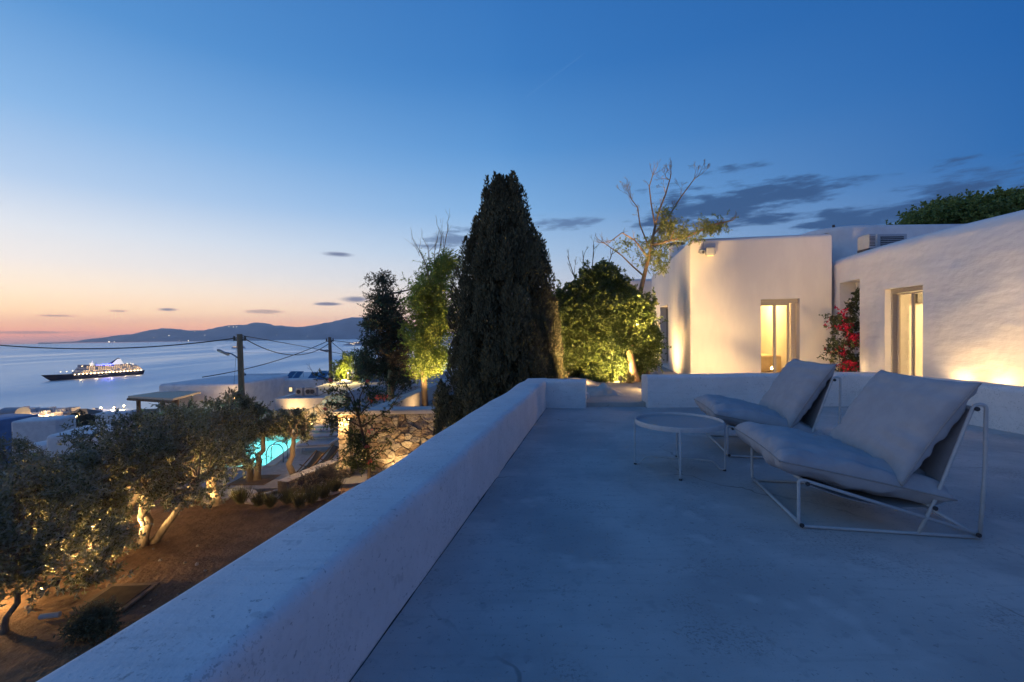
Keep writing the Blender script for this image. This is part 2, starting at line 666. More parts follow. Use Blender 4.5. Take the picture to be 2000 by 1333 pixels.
MORTAR = M('earth_mortar', (.24, .19, .145), (.17, .135, .10), 12, .95, .6, 40, .01)
FLAGS = [M('flagstone_%s' % n, a, b, 3, .75, .5, 25, .008) for n, a, b in (
    ('pale', (.66, .61, .56), (.54, .50, .46)), ('warm', (.60, .53, .47), (.49, .43, .38)), ('cool', (.57, .55, .53), (.46, .445, .43)))]
GROUT = M('pale_grout', (.40, .37, .34), (.33, .30, .28), 6, .9, .4, 40, .006)
BARK = M('olive_bark', (.24, .19, .14), (.14, .11, .08), 6, .9, .9, 18, .03, stretch=(1, 1, .25))
BARK_PALE = M('pale_bark', (.34, .26, .18), (.22, .16, .11), 5, .9, .8, 14, .02, stretch=(1, 1, .3))
BARK_WARM = M('brown_bark', (.30, .20, .12), (.20, .13, .08), 5, .9, .9, 14, .02, stretch=(1, 1, .3))
TWIG = M('dark_twig', (.10, .075, .055), (.07, .05, .04), 9, .9, .4, 30, .01)
OLIVE = LEAF('olive_leaf', (.055, .062, .028), (.225, .22, .095), .42, .18, (.24, .25, .18), ns=2.6)
CYP = LEAF('cypress_leaf', (.066, .068, .038), (.14, .138, .075), .75, .15)
CONE = M('cypress_cone', (.22, .17, .12), (.15, .11, .08), 20, .8)
CONIFER = LEAF('dark_conifer_leaf', (.035, .045, .03), (.075, .075, .045), .7, .15)
CONIFER_BROWN = LEAF('dry_conifer_leaf', (.10, .07, .04), (.15, .11, .055), .8, .2)
TAMA = LEAF('feathery_green_leaf', (.13, .19, .035), (.24, .30, .06), .7, .35)
BUSH = LEAF('glossy_shrub_leaf', (.06, .095, .03), (.14, .185, .05), .35, .2)
PEPPER = LEAF('pale_green_leaf', (.16, .19, .045), (.26, .28, .08), .6, .35)
BOUG = LEAF('bougainvillea_leaf', (.04, .06, .02), (.08, .10, .035), .5, .25)
RED = LEAF('red_bract', (.55, .012, .06), (.68, .03, .10), .6, .35)
CORAL = LEAF('coral_red_petal', (.62, .14, .11), (.72, .22, .16), .6, .3)
ROOFTREE = LEAF('fig_green_leaf', (.08, .13, .035), (.18, .24, .06), .5, .25)
GRASS = LEAF('grass_blade', (.10, .11, .05), (.20, .18, .09), .7, .25)
LAV = LEAF('lavender_leaf', (.07, .07, .07), (.12, .11, .11), .8, .2)
ALU = M('taupe_aluminium', (.42, .38, .34), (.39, .35, .31), 30, .45, .02, 60)
DARKMETAL = M('dark_metal', (.06, .06, .065), (.045, .045, .05), 15, .5)
STEEL = M('brushed_steel', (.6, .6, .6), (.5, .5, .5), 30, .25, metal=1.0)
WOOD = M('weathered_wood', (.20, .13, .08), (.12, .08, .05), 6, .8, .4, 20, .01, stretch=(1, 1, .2))
POLEWOOD = M('creosoted_pole_wood', (.22, .165, .11), (.14, .105, .07), 4, .85, .5, 15, .01, stretch=(1, 1, .12))
CREAM = M('cream_interior_wall', (.80, .72, .58), (.76, .68, .54), 3, .9)
LINEN = M('beige_linen', (.62, .52, .38), (.54, .45, .33), 8, .9, .3, 60, .004)
CANVAS = M('canvas_sheet', (.55, .50, .44), (.45, .41, .36), 5, .9, .4, 30, .01)
ROOFGREY = M('grey_roof_screed', (.30, .29, .29), (.22, .215, .22), 1.2, .9, .4, 12, .01)
FARWHITE = M('far_white_wall', (.66, .64, .62), (.55, .54, .53), .6, .9)
FARGREY = M('far_grey_wall', (.42, .40, .39), (.32, .31, .31), .5, .9)
PANEL = M('blue_solar_glass', (.025, .06, .14), (.03, .07, .16), 3, .18, spec=.6)
HILL = M('dry_hillside', (.16, .13, .09), (.09, .085, .06), .05, .95, .5, .3, .4, speck=[(.25, .55, .1, (.05, .06, .035), .8)])
ISLE = M('hazed_island_scrub', (.44, .40, .43), (.35, .32, .35), .0016, .95)  # pale purple fade of haze put into the scrub colour
HULL = M('navy_hull_paint', (.012, .018, .05), (.01, .015, .045), .05, .4)
SHIPWHITE = M('ship_white_paint', (.50, .50, .52), (.44, .44, .46), .08, .5)
SHIPGREY = M('ship_grey_paint', (.26, .28, .33), (.22, .24, .29), .1, .5)
WARM = (1.0, .62, .24)
LAMPGLOW = EM('warm_lamp_lens', (1.0, .66, .28), 14)
SHIPGLOW = EM('ship_lamp', (1.0, .74, .40), 10)
SHIPWIN = EM('ship_lit_window', (1.0, .64, .32), 1.3)
SHIPBLUE = EM('ship_blue_lamp', (.14, .16, 1.0), 4.0)
SHIPWHITELAMP = EM('ship_white_lamp', (1.0, .93, .8), 3)
TOWNGLOW = EM('town_lamp', (1.0, .70, .34), 30)
LITWIN = EM('lit_window_pane', (1.0, .74, .36), 1.3)
DARKPANE = M('dark_window_pane', (.03, .035, .045), (.025, .03, .04), 2, .1, spec=.6)
GLASS, *_ = glass_mat('door_glass', (.97, .97, .95), 1.4)
LIME = M('pale_travertine', (.52, .48, .43), (.44, .41, .37), 4, .7, .3, 30, .006)
TEXTILENE = M('dark_mesh_fabric', (.055, .05, .045), (.045, .04, .035), 20, .8)


def perforated():
    m, N, L, b = nodes('perforated_white_steel')
    b.inputs['Base Color'].default_value = (.36, .37, .39, 1)
    b.inputs['Roughness'].default_value = .5
    geo = N.new('ShaderNodeNewGeometry')
    mp = N.new('ShaderNodeMapping')
    mp.inputs['Scale'].default_value = (95, 95, 0)
    mp.inputs['Rotation'].default_value = (0, 0, .5)
    L.new(geo.outputs['Position'], mp.inputs[0])
    vo = N.new('ShaderNodeTexVoronoi')
    vo.inputs['Randomness'].default_value = 0
    vo.inputs['Scale'].default_value = 1
    L.new(mp.outputs[0], vo.inputs['Vector'])
    lt = N.new('ShaderNodeMath')
    lt.operation = 'LESS_THAN'
    lt.inputs[1].default_value = .34
    L.new(vo.outputs['Distance'], lt.inputs[0])
    t = N.new('ShaderNodeBsdfTransparent')
    ms = N.new('ShaderNodeMixShader')
    L.new(lt.outputs[0], ms.inputs[0])
    L.new(b.outputs[0], ms.inputs[1])
    L.new(t.outputs[0], ms.inputs[2])
    L.new(ms.outputs[0], N['Material Output'].inputs[0])
    return m


PERF = perforated()


# ------------------------------------------------------------------ lamps
def spot(parent, loc, target, power, size=110, color=WARM, blend=.9, rad=.04):
    l = bpy.data.lights.new('bulb', 'SPOT')
    l.energy = power
    l.color = color
    l.spot_size = R_(size)
    l.spot_blend = blend
    l.shadow_soft_size = rad
    o = bpy.data.objects.new('bulb', l)
    COL.objects.link(o)
    o.parent = parent
    o.location = Vector(loc) - ORG[parent]
    d = Vector(target) - Vector(loc)
    o.rotation_euler = d.to_track_quat('-Z', 'Y').to_euler()
    return o


def bulb(parent, loc, power, color=WARM, rad=.05):
    l = bpy.data.lights.new('bulb', 'POINT')
    l.energy = power
    l.color = color
    l.shadow_soft_size = rad
    o = bpy.data.objects.new('bulb', l)
    COL.objects.link(o)
    o.parent = parent
    o.location = Vector(loc) - ORG[parent]
    return o


def uplight(label, loc, target, power, size=110, group=None, cat='spotlight', rad=.035):
    """short ground spotlight: spike, housing, glowing lens"""
    loc = Vector(loc)
    t = thing('ground_spotlight', label, cat, loc, group)
    d = (Vector(target) - loc).normalized()
    h = loc + Vector((0, 0, .11))
    MB().tube([loc + Vector((0, 0, -.05)), h], .01, 6).build('spike', DARKMETAL, t)
    MB().lathe(h, [(.02, -.05), (.045, -.04), (.05, .03), (.05, .055), (.043, .056), (.043, .045)], 12, d).build('housing', DARKMETAL, t, auto=40)
    MB().lathe(h, [(.042, .040), (.042, .047)], 12, d).build('lens', LAMPGLOW, t)
    spot(t, h + d * .075, Vector(target), power, size, rad=rad)
    return t


# ------------------------------------------------------------------ setting: sea, islands, hillside
ZS = -86.0
ZG = -3.6
RE = 6.37e6


def build_sea():
    m, N, L, b = nodes('calm_sea_water')
    b.inputs['Base Color'].default_value = (.02, .055, .11, 1)
    b.inputs['Roughness'].default_value = .5
    b.inputs['IOR'].default_value = 1.33
    geo = N.new('ShaderNodeNewGeometry')
    h = None
    for sc, st, rot in (((.012, .0022, 1), .5, .5), ((.0035, .0005, 1), .6, .62)):
        mp = N.new('ShaderNodeMapping')
        mp.inputs['Rotation'].default_value = (0, 0, rot)
        mp.inputs['Scale'].default_value = sc
        L.new(geo.outputs['Position'], mp.inputs[0])
        nz = N.new('ShaderNodeTexNoise')
        nz.inputs['Scale'].default_value = 1
        nz.inputs['Detail'].default_value = 5
        L.new(mp.outputs[0], nz.inputs[0])
        bp = N.new('ShaderNodeBump')
        bp.inputs['Strength'].default_value = st
        bp.inputs['Distance'].default_value = 6 if h is None else 10
        L.new(nz.outputs[0], bp.inputs['Height'])
        if h:
            L.new(h, bp.inputs['Normal'])
        h = bp.outputs[0]
        last = nz
    L.new(h, b.inputs['Normal'])
    mr = N.new('ShaderNodeMapRange')
    L.new(last.outputs[0], mr.inputs[0])
    mr.inputs[1].default_value = .35
    mr.inputs[2].default_value = .65
    mr.inputs[3].default_value = .28
    mr.inputs[4].default_value = .52
    L.new(mr.outputs[0], b.inputs['Roughness'])
    gl = N.new('ShaderNodeBsdfGlossy')
    gl.inputs['Color'].default_value = (.86, .885, .92, 1)
    L.new(mr.outputs[0], gl.inputs['Roughness'])
    L.new(h, gl.inputs['Normal'])
    df = N.new('ShaderNodeBsdfDiffuse')
    df.inputs['Color'].default_value = (.02, .05, .09, 1)
    lw_ = N.new('ShaderNodeLayerWeight')
    lw_.inputs[0].default_value = .35
    ms = N.new('ShaderNodeMixShader')
    L.new(lw_.outputs['Facing'], ms.inputs[0])
    L.new(df.outputs[0], ms.inputs[1])
    L.new(gl.outputs[0], ms.inputs[2])
    L.new(ms.outputs[0], N['Material Output'].inputs[0])
    rs_ = [250]
    while rs_[-1] < 16500:
        rs_.append(rs_[-1] * 1.12)
    mb = MB()
    na = 90
    for r in rs_:
        for i in range(na + 1):
            a = R_(-110 + 220 * i / na)
            mb.v.append((r * math.sin(a), r * math.cos(a), ZS - r * r / (2 * RE)))
    for i in range(len(rs_) - 1):
        for j in range(na):
            k = i * (na + 1) + j
            mb.f.append((k, k + 1, k + na + 2, k + na + 1))
    tag(mb.build('sea', m, smooth=True), 'calm blue evening sea reaching to the horizon', kind='structure')


build_sea()


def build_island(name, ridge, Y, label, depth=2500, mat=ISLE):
    """ridge: list of (px, py ridge line, py shoreline); a hill mass with a front slope, crest and back slope"""
    mb = MB()
    rows = 9
    pts = []
    xs = np.linspace(ridge[0][0], ridge[-1][0], 110)
    ry = np.interp(xs, [r[0] for r in ridge], [r[1] for r in ridge])
    for i, x in enumerate(xs):
        top = W(x, ry[i], Y + depth * .5)
        base = W(x, 700, Y)
        zs = ZS - Y * Y / (2 * RE) - 6
        e = noise.fractal(Vector((i * .16, 3.1, Y)), 1, 2, 5) * .03 * max(0, top.z - zs) + noise.fractal(Vector((i * .55, 8.1, Y)), 1, 2, 4) * .08 * max(0, top.z - zs)
        for j in range(rows):
            t = j / (rows - 1)
            f = t * 2 if t <= .5 else 2 - 2 * t
            p = Vector((base.x, base.y, 0)) * (1 + (depth / Y) * t)
            prof = f ** 1.15 if t <= .5 else f ** .9
            hh = zs + (top.z + e - zs) * prof
            hh += noise.fractal(Vector((p.x * .0011, p.y * .0011, 2)), 1, 2, 5) * 75 * f * (1 - f) * 1.6
            mb.v.append((p.x, p.y, hh))
    n = len(xs)
    for i in range(n - 1):
        for j in range(rows - 1):
            k = i * rows + j
            mb.f.append((k, k + rows, k + rows + 1, k + 1))
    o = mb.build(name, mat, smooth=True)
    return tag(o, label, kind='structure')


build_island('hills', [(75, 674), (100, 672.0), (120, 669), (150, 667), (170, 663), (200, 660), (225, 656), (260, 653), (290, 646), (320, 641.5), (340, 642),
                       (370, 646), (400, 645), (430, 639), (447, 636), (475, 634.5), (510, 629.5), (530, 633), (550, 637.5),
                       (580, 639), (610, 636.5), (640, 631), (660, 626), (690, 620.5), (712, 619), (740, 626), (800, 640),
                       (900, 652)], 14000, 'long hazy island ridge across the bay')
build_island('hills', [(648, 679), (655, 677.5), (662, 678), (668, 675), (680, 671), (695, 668), (720, 667), (760, 662), (820, 655), (900, 650)], 3900,
             'low dark headland on the near side of the strait', 900)


def hgt(x, y):
    r = math.hypot(x, y)
    f = min(1, max(0, (r - 60) / 140))
    r = r * (1 - f) + max(y, .72 * r) * f
    d = [0, 27, 32, 40, 60, 100, 150, 300, 430, 520, 560, 590, 640]
    z = [ZG - .03, ZG - .03, -5.5, -8, -13, -21, -31, -57, -74, -81.5, -83.5, -86, -96]
    h = float(np.interp(r, d, z))
    if r > 27:
        h += noise.fractal(Vector((x * .02, y * .02, 0)), 1, 2, 4) * min(3.0, (r - 27) * .05)
    else:
        h += noise.noise(Vector((x * .5, y * .5, 1))) * .03
    if -17.5 < x < -4.6 and 14.6 < y < 25.5:        # excavated under the pool deck
        h = ZG - 2.2
    return h


def build_ground():
    rs_ = list(np.arange(.6, 32, .45))
    while rs_[-1] < 660:
        rs_.append(rs_[-1] * 1.07)
    mb = MB()
    na = 180
    for r in rs_:
        for i in range(na + 1):
            a = R_(-115 + 230 * i / na)
            x, y = r * math.sin(a), r * math.cos(a)
            mb.v.append((x, y, hgt(x, y)))
    near, far = [], []
    for i in range(len(rs_) - 1):
        for j in range(na):
            k = i * (na + 1) + j
            (near if rs_[i] < 31 else far).append((k, k + 1, k + na + 2, k + na + 1))
    mb.f = near
    o = mb.build('garden_soil', SOIL, smooth=True)
    tag(o, 'bare brown soil of the sloping garden', kind='structure')
    mb.f = far
    o = mb.build('hillside', HILL, smooth=True)
    tag(o, 'dry hillside falling to the shore', kind='structure')


build_ground()

# ------------------------------------------------------------------ terrace
TZ = 0.0
PT = .46                                # parapet height, left
e_par = Vector((G(1067, 797, 0) - G(720, 1278, 0)))
e_par.z = 0
e_par.normalize()
LB = G(1067, 797, 0)                    # far inner corner of the left parapet
LA = LB - e_par * 11.5
nrm_par = Vector((-e_par.y, e_par.x, 0))
PWD = .40


def rrect(o0, o1, z0, z1, r=.055, k=4, foot=None):
    """closed profile (offset, z), rounded top corners"""
    p = [(o0, z0)]
    p = [(o1, z0)]
    for i in range(k + 1):
        t = math.pi / 2 * i / k
        p.append((o1 - r + r * math.cos(t), z1 - r + r * math.sin(t)))
    for i in range(k + 1):
        t = math.pi / 2 * i / k
        p.append((o0 + r - r * math.sin(t), z1 - r + r * math.cos(t)))
    p.append((o0, z0))
    return p


def resample(path, step=.22):
    out = []
    for a, b in zip(path[:-1], path[1:]):
        a, b = Vector((a[0], a[1], 0)), Vector((b[0], b[1], 0))
        n = max(1, int((b - a).length / step))
        for i in range(n):
            out.append(a.lerp(b, i / n))
    out.append(Vector((path[-1][0], path[-1][1], 0)))
    return out


BP0 = G(1265, 797, 0)                   # back parapet, near left corner
BP1 = G(1703, 793.5, 0)
BP2 = G(2000, 850, 0)
terr = [LA - nrm_par * -.2, LB + nrm_par * .2 + e_par * .2]
fl = MB()
mid0 = Vector((BP0.x, BP0.y, 0))
poly = [LA + nrm_par * .15, Vector((8.2, LA.y - 1, 0)), Vector((7.4, 4.5, 0)), Vector((BP1.x + .3, BP1.y + .3, 0)), Vector((BP0.x, BP0.y + .12, 0)),
        LB + e_par * .12 + nrm_par * .15]
fl.hexa([(p.x, p.y) for p in poly], -.35, 0)
o = fl.build('terrace_floor', FLOOR)
tag(o, 'blue grey painted concrete terrace floor', kind='structure')

pa = thing('parapet_wall', 'long rounded white parapet along the left edge of the terrace', 'wall', LA)
MB().sweep(resample([LA, LB + e_par * .40]), rrect(0, PWD, -.6, PT, .05), .022, 3).build('wall', PARAPET, pa, auto=50)
rb = LB + Vector((e_par.y, -e_par.x, 0)) * .006
MB().sweep(resample([LB + e_par * .0 - nrm_par * -.05, LB - nrm_par * .66]), rrect(0, PWD, -.6, PT - .004, .05), .01, 9).build('return_wall', PARAPET, pa, auto=50)
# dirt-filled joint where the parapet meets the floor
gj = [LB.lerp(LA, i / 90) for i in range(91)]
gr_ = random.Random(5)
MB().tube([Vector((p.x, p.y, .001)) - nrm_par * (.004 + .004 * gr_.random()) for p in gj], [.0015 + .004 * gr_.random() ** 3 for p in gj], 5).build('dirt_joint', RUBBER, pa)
# retaining wall under the terrace edge
MB().sweep(resample([LA, LB + e_par * .38], .6), [(.02, -3.9), (PWD - .03, -3.9), (PWD - .03, -.58), (.02, -.58)]).build('retaining_wall', PLASTER, pa)

pb = thing('parapet_wall', 'low rounded white parapet wrapping the back and right of the terrace', 'wall', BP0)
pts = [Vector((BP0.x, BP0.y, 0)), Vector((BP1.x - .18, BP1.y, 0)), Vector((BP1.x - .05, BP1.y - .05, 0)), Vector((BP1.x, BP1.y - .2, 0)),
       Vector((BP2.x + .02, BP2.y, 0)), Vector((BP2.x - .05, 3.2, 0)), Vector((BP2.x - .3, -1.5, 0))]
MB().sweep(resample(pts, .18), rrect(0, .39, -.4, .53, .06), .012, 21).build('wall', PARAPET, pb, auto=50)

# upper ground level behind the terrace: step and lit path
UZ = .07
up = MB()
up.hexa([(LB.x - .1, LB.y + .13), (BP0.x + .05, BP0.y + .13), (BP1.x + .6, BP1.y + .13), (BP1.x + .6, 2), (16, 2), (16, 24), (1.2, 24), (.9, 12), (LB.x - .1, LB.y + .6)], -.6, UZ)
PATH = M('lit_path_screed', (.46, .42, .38), (.38, .35, .31), 2, .8, .4, 30, .006, speck=[(9, .62, .08, (.25, .22, .2), .6)])
tag(up.build('upper_path', PATH), 'pale paved path beyond the terrace step', kind='structure')
MB().hexa([(.9, 9.0), (1.3, 8.6), (1.2, 24), (.9, 24)], -3.8, UZ - .02).build('retaining_wall', PLASTER)
tag(bpy.data.objects['retaining_wall.001'] if 'retaining_wall.001' in bpy.data.objects else bpy.data.objects['retaining_wall'],
    'hidden white retaining wall between upper path and garden', 'wall')


# ------------------------------------------------------------------ the white house
def bake_bool(name, body, cutters, mat, parent, auto=35):
    """carve openings out of a solid; returns one clean mesh object"""
    o_ = ORG[parent]
    me = bpy.data.meshes.new(name)
    body.to_mesh(me)
    body.free()
    tmp = bpy.data.objects.new('tmp', me)
    COL.objects.link(tmp)
    cut = []
    for i, c in enumerate(cutters):
        cm = bpy.data.meshes.new('cut')
        cm.from_pydata(c.v, [], c.f)
        b = bmesh.new()
        b.from_mesh(cm)
        bmesh.ops.recalc_face_normals(b, faces=b.faces)
        b.to_mesh(cm)
        b.free()
        co = bpy.data.objects.new('cut', cm)
        COL.objects.link(co)
        cut.append(co)
        m = tmp.modifiers.new('b%d' % i, 'BOOLEAN')
        m.operation = 'DIFFERENCE'
        m.solver = 'EXACT'
        m.object = co
    bpy.context.view_layer.update()
    dg = bpy.context.evaluated_depsgraph_get()
    res = bpy.data.meshes.new_from_object(tmp.evaluated_get(dg))
    bpy.data.objects.remove(tmp)
    for c in cut:
        bpy.data.objects.remove(c)
    res.transform(Matrix.Translation(-o_))
    res.materials.clear()
    return finish(name, res, mat, parent, auto=auto)


def solid(poly, z0, z1, rv=.06, rt=.10, seg=4):
    """prism with rounded upright corners and a rounded roof edge"""
    bm = bmesh.new()
    lo = [bm.verts.new((p[0], p[1], z0)) for p in poly]
    hi = [bm.verts.new((p[0], p[1], z1)) for p in poly]
    n = len(poly)
    bm.faces.new(list(reversed(lo)))
    bm.faces.new(hi)
    for i in range(n):
        bm.faces.new((lo[i], lo[(i + 1) % n], hi[(i + 1) % n], hi[i]))
    bmesh.ops.recalc_face_normals(bm, faces=bm.faces)
    ups = [e for e in bm.edges if abs(e.verts[0].co.z - e.verts[1].co.z) > .1 and e.calc_face_angle(0) > R_(25)]
    if rv and ups:
        bmesh.ops.bevel(bm, geom=ups, offset=rv, segments=seg, profile=.5, affect='EDGES')
    tops = [e for e in bm.edges if all(abs(v.co.z - z1) < 1e-4 for v in e.verts) and len(e.link_faces) == 2 and e.calc_face_angle(0) > R_(60)]
    if rt:
        bmesh.ops.bevel(bm, geom=tops, offset=rt, segments=5, profile=.5, affect='EDGES')
    return bm


A1 = W(1348, 600, 11.2)
eA = Vector((math.cos(R_(10.4)), -math.sin(R_(10.4)), 0))
sA = Vector((math.sin(R_(10.0)), math.cos(R_(10.0)), 0))
A1 = Vector((A1.x, A1.y, 0))
A2 = V(1626, 600, A1, A1 + eA)
A2.z = 0
A4 = A1 + sA * 7.4
A3 = A2 + sA * 7.4
ZA = V(1362, 467, A1, A2).z
house = thing('white_house', 'white plastered house with rounded roof edges and lit doors behind the terrace', 'house', (A1.x, A1.y, 0))


def quad_cut(p, q, n, back, front, z0, z1):
    """box between plan points p and q, from `front` outside the wall to `back` inside; n points outward"""
    a, b = Vector((p.x, p.y, 0)), Vector((q.x, q.y, 0))
    return MB().hexa([tuple((a - n * back).xy), tuple((b - n * back).xy), tuple((b + n * front).xy), tuple((a + n * front).xy)], z0, z1)


nA = Vector((eA.y, -eA.x, 0))           # outward from the front face (towards the camera)
dA0, dA1 = V(1486, 640, A1, A2), V(1562, 640, A1, A2)
dAz = V(1520, 584.5, A1, A2).z
roomA = MB().hexa([tuple((A1 + eA * .45 - nA * .42).xy), tuple((A2 - eA * .35 - nA * .42).xy), tuple((A2 - eA * .35 - nA * 4.6 + sA * 0).xy),
                   tuple((A1 + eA * 1.0 - nA * 4.6).xy)], .08, ZA - .45)
nS = Vector((-sA.y, sA.x, 0))           # outward from the left side
w0, w1 = V(1305, 640, A1, A4), V(1289.5, 640, A1, A4)
wz1, wz0 = V(1297, 598, A1, A4).z, V(1297, 713, A1, A4).z
cutA = [quad_cut(dA0, dA1, nA, .8, .3, .08, dAz), roomA,
        quad_cut(w0, w1, nS, .30, .3, wz0, wz1)]
bake_bool('wall', solid([tuple(A1.xy), tuple(A2.xy), tuple(A3.xy), tuple(A4.xy)], -.3, ZA, .03, .11), cutA, PLASTER_FLAT, house)


def window_frame(parent, name, p, q, n, z0, z1, inset, fw=.06, depth=.06, mull=(), mat=ALU, pane=GLASS, panes=True, sill=None):
    """framed opening with stiles, rails, mullions and panes, set `inset` behind the wall face"""
    a, b = Vector((p.x, p.y, 0)) - n * inset, Vector((q.x, q.y, 0)) - n * inset
    t = (b - a).normalized()
    L = (b - a).length
    Z = Vector((0, 0, 1))
    fr = MB()
    zc, hz = (z0 + z1) / 2, (z1 - z0) / 2
    for s_ in (fw / 2, L - fw / 2):
        fr.obox(a + t * s_ + Z * zc, t, n, Z, fw / 2, depth / 2, hz)
    for z_ in (z0 + fw / 2, z1 - fw / 2):
        fr.obox(a + t * L / 2 + Z * z_, t, n, Z, L / 2 - fw - .001, depth / 2 - .002, fw / 2)
    f = fr.build(name, mat, parent, bevel=.004)
    cuts = [fw] + [m * L for m in mull] + [L - fw]
    for m in mull:
        MB().obox(a + t * m * L + Z * zc + n * .004, t, n, Z, fw * .62, depth / 2, hz - fw - .001).build('stile', mat, f)
    if panes:
        for i in range(len(cuts) - 1):
            c0 = cuts[i] + (fw * .62 if i > 0 else 0)
            c1 = cuts[i + 1] - (fw * .62 if i < len(cuts) - 2 else 0)
            MB().obox(a + t * (c0 + c1) / 2 + Z * zc, t, n, Z, (c1 - c0) / 2 + .006, .006, hz - fw + .006).build('pane', pane, f)
    return f


# sliding glass door in the front face
tA = (dA1 - dA0)
tA.z = 0
LAd = tA.length
gA = window_frame(house, 'glass_door', dA0, dA0 + tA * .80, nA, .09, dAz - .10, .16, .045, .07, (.52,))
MB().obox(dA0 * 1 + tA * .5 + Vector((0, 0, dAz - .05 - dA0.z)) - nA * .15, tA, nA, (0, 0, 1), LAd / 2 - .002, .06, .048).build('lintel_track', ALU, gA)
for k_, off in ((.845, .10), (.90, .15), (.955, .20)):
    MB().obox(dA0 + tA * k_ + Vector((0, 0, (dAz - .1 + .09) / 2 - dA0.z)) - nA * off, tA, nA, (0, 0, 1), LAd * .024, .03, (dAz - .19) / 2).build('shutter_leaf', ALU, gA, bevel=.004)
# tall side window
gS = window_frame(house, 'window', w0, w1, nS, wz0 + .01, wz1 - .01, .22, .06, .05, (.5,), pane=DARKPANE)

# room behind the front door
rc = A1 + eA * 2.1 - nA * 2.6
bulb(house, (rc.x, rc.y, ZA - 1.1), 380, (1.0, .60, .20), .12)
cm = (dA0 + dA1) / 2 - nA * 3.0
bed = thing('bed', 'beige covered bed inside the lit room behind the narrow glass door', 'bed', (cm.x, cm.y, .08))
MB().obox((cm.x, cm.y, .32), eA, nA, (0, 0, 1), .95, .95, .24).build('mattress', LINEN, bed, bevel=.06)
MB().obox((cm.x + .1, cm.y + .75, .63), eA, nA, (0, 0, 1), .35, .2, .08).build('pillow', LINEN, bed, bevel=.06)
MB().obox((cm.x - nA.x * 1.05, cm.y - nA.y * 1.05, .55), eA, nA, (0, 0, 1), 1.0, .05, .47).build('headboard', WOOD, bed, bevel=.02)

# curved right wing
c0 = W(1624, 600, 10.85)
C0 = Vector((c0.x, c0.y, 0))
cN = W(2000, 600, 6.35)
CN = Vector((cN.x, cN.y, 0))
front = []
for i in range(13):
    t = i / 12
    p = C0.lerp(CN, t)
    p += Vector((-1, 0, 0)) * (.16 * math.sin(math.pi * t))
    front.append(p)
front += [Vector((CN.x - .16, 5.0, 0)), Vector((CN.x - .45, 3.4, 0)), Vector((CN.x - .9, 1.8, 0))]
ZC = V(1800, 461, C0, CN).z + .02
polyC = [tuple(p.xy) for p in front] + [(12.5, 1.8), (12.5, 11.4), (C0.x + .2, 11.4)]
nC = Vector(((CN - C0).y, -(CN - C0).x, 0)).normalized()
if nC.x > 0:
    nC = -nC


def onC(px, py):
    """point on the curved face under photograph column px"""
    best = None
    for a, b in zip(front[:-1], front[1:]):
        q = V(px, py, a, b)
        t = (Vector((q.x, q.y, 0)) - a).dot(b - a) / (b - a).length_squared
        if -.001 <= t <= 1.001:
            best = q
    return best or V(px, py, C0, CN)


dC0, dC1 = onC(1728, 640), onC(1802, 640)
dCz = onC(1765, 561).z
nc0, nc1 = onC(1640, 640), onC(1679, 640)
ncz = onC(1660, 549).z
roomC = MB().hexa([(dC1.x + .50, dC1.y - 1.2), (11.8, dC1.y - 1.2), (11.8, 9.5), (dC0.x + .45, 9.5)], .08, ZC - .35)
nCd = Vector(((dC1 - dC0).y, -(dC1 - dC0).x, 0)).normalized()
nCd = nCd if nCd.x < 0 else -nCd
cutC = [quad_cut(dC0, dC1, nCd, .9, .4, .08, dCz), roomC, quad_cut(nc0, nc1, nC, .34, .4, -.1, ncz)]
bake_bool('wing_wall', solid(polyC, -.3, ZC, .0, .20), cutC, PLASTER_LUMPY, house, 50)
tC = dC1 - dC0
tC.z = 0
LC = tC.length
gC = window_frame(house, 'glass_door', dC0 + tC * .105, dC1 - tC * .01, nCd, .09, dCz - .09, .18, .03, .04, (.46,))
fr = MB()
Z3 = Vector((0, 0, 1))
fr.obox(dC0 + tC * .012 - nCd * .16 + Z3 * ((dCz + .08) / 2 - dC0.z), tC, nCd, Z3, .022, .05, (dCz - .08) / 2)
fr.obox(dC0 + tC * .5 - nCd * .16 + Z3 * (dCz - .04 - dC0.z), tC, nCd, Z3, LC / 2 - .03, .05, .04)
fr.build('door_surround', ALU, gC)
for k_, off in ((.05, .225), (.085, .205)):
    MB().obox(dC0 + tC * k_ - nCd * off + Z3 * ((dCz - .09 + .09) / 2 - dC0.z), tC, nCd, Z3, LC * .014, .012, (dCz - .19) / 2).build('shutter_leaf', ALU, gC, bevel=.004)
bulb(house, (9.6, (dC0.y + dC1.y) / 2 - .2, ZC - .8), 330, (1.0, .66, .27), .12)
shp = W(1801, 583, 9.4)
MB().obox((shp.x, 9.43, shp.z), (1, 0, 0), (0, 1, 0), (0, 0, 1), .12, .06, .10).build('wall_box', DARKMETAL, house, bevel=.01)

# higher block behind, and the far block past the bush
zD = W(1700, 453, 12.2).z
bake_bool('upper_block', solid([(C0.x + .15, 11.9), (C0.x + .75, 11.3), (15, 11.3), (15, 17), (C0.x + .4, 17)], 1.0, zD, .35, .14), [], PLASTER, house, 50)
fx0, fx1 = W(1200, 600, 18.9), W(1275, 600, 18.9)
zB = W(1262, 545, 18.9).z
wB0, wB1 = W(1238, 640, 18.9), W(1268, 640, 18.9)
wBz = W(1250, 628, 18.9).z
nB = Vector((0, -1, 0))
bake_bool('far_block', solid([(fx0.x, 18.9), (fx1.x + 1.5, 18.9), (fx1.x + 1.5, 23), (fx0.x, 23)], -.3, zB, .05, .12),
          [quad_cut(wB0, wB1, nB, .3, .3, .1, wBz)], PLASTER, house)
window_frame(house, 'window', wB0, wB1, nB, .11, wBz - .01, .16, .06, .06, (.35, .68), pane=DARKPANE)
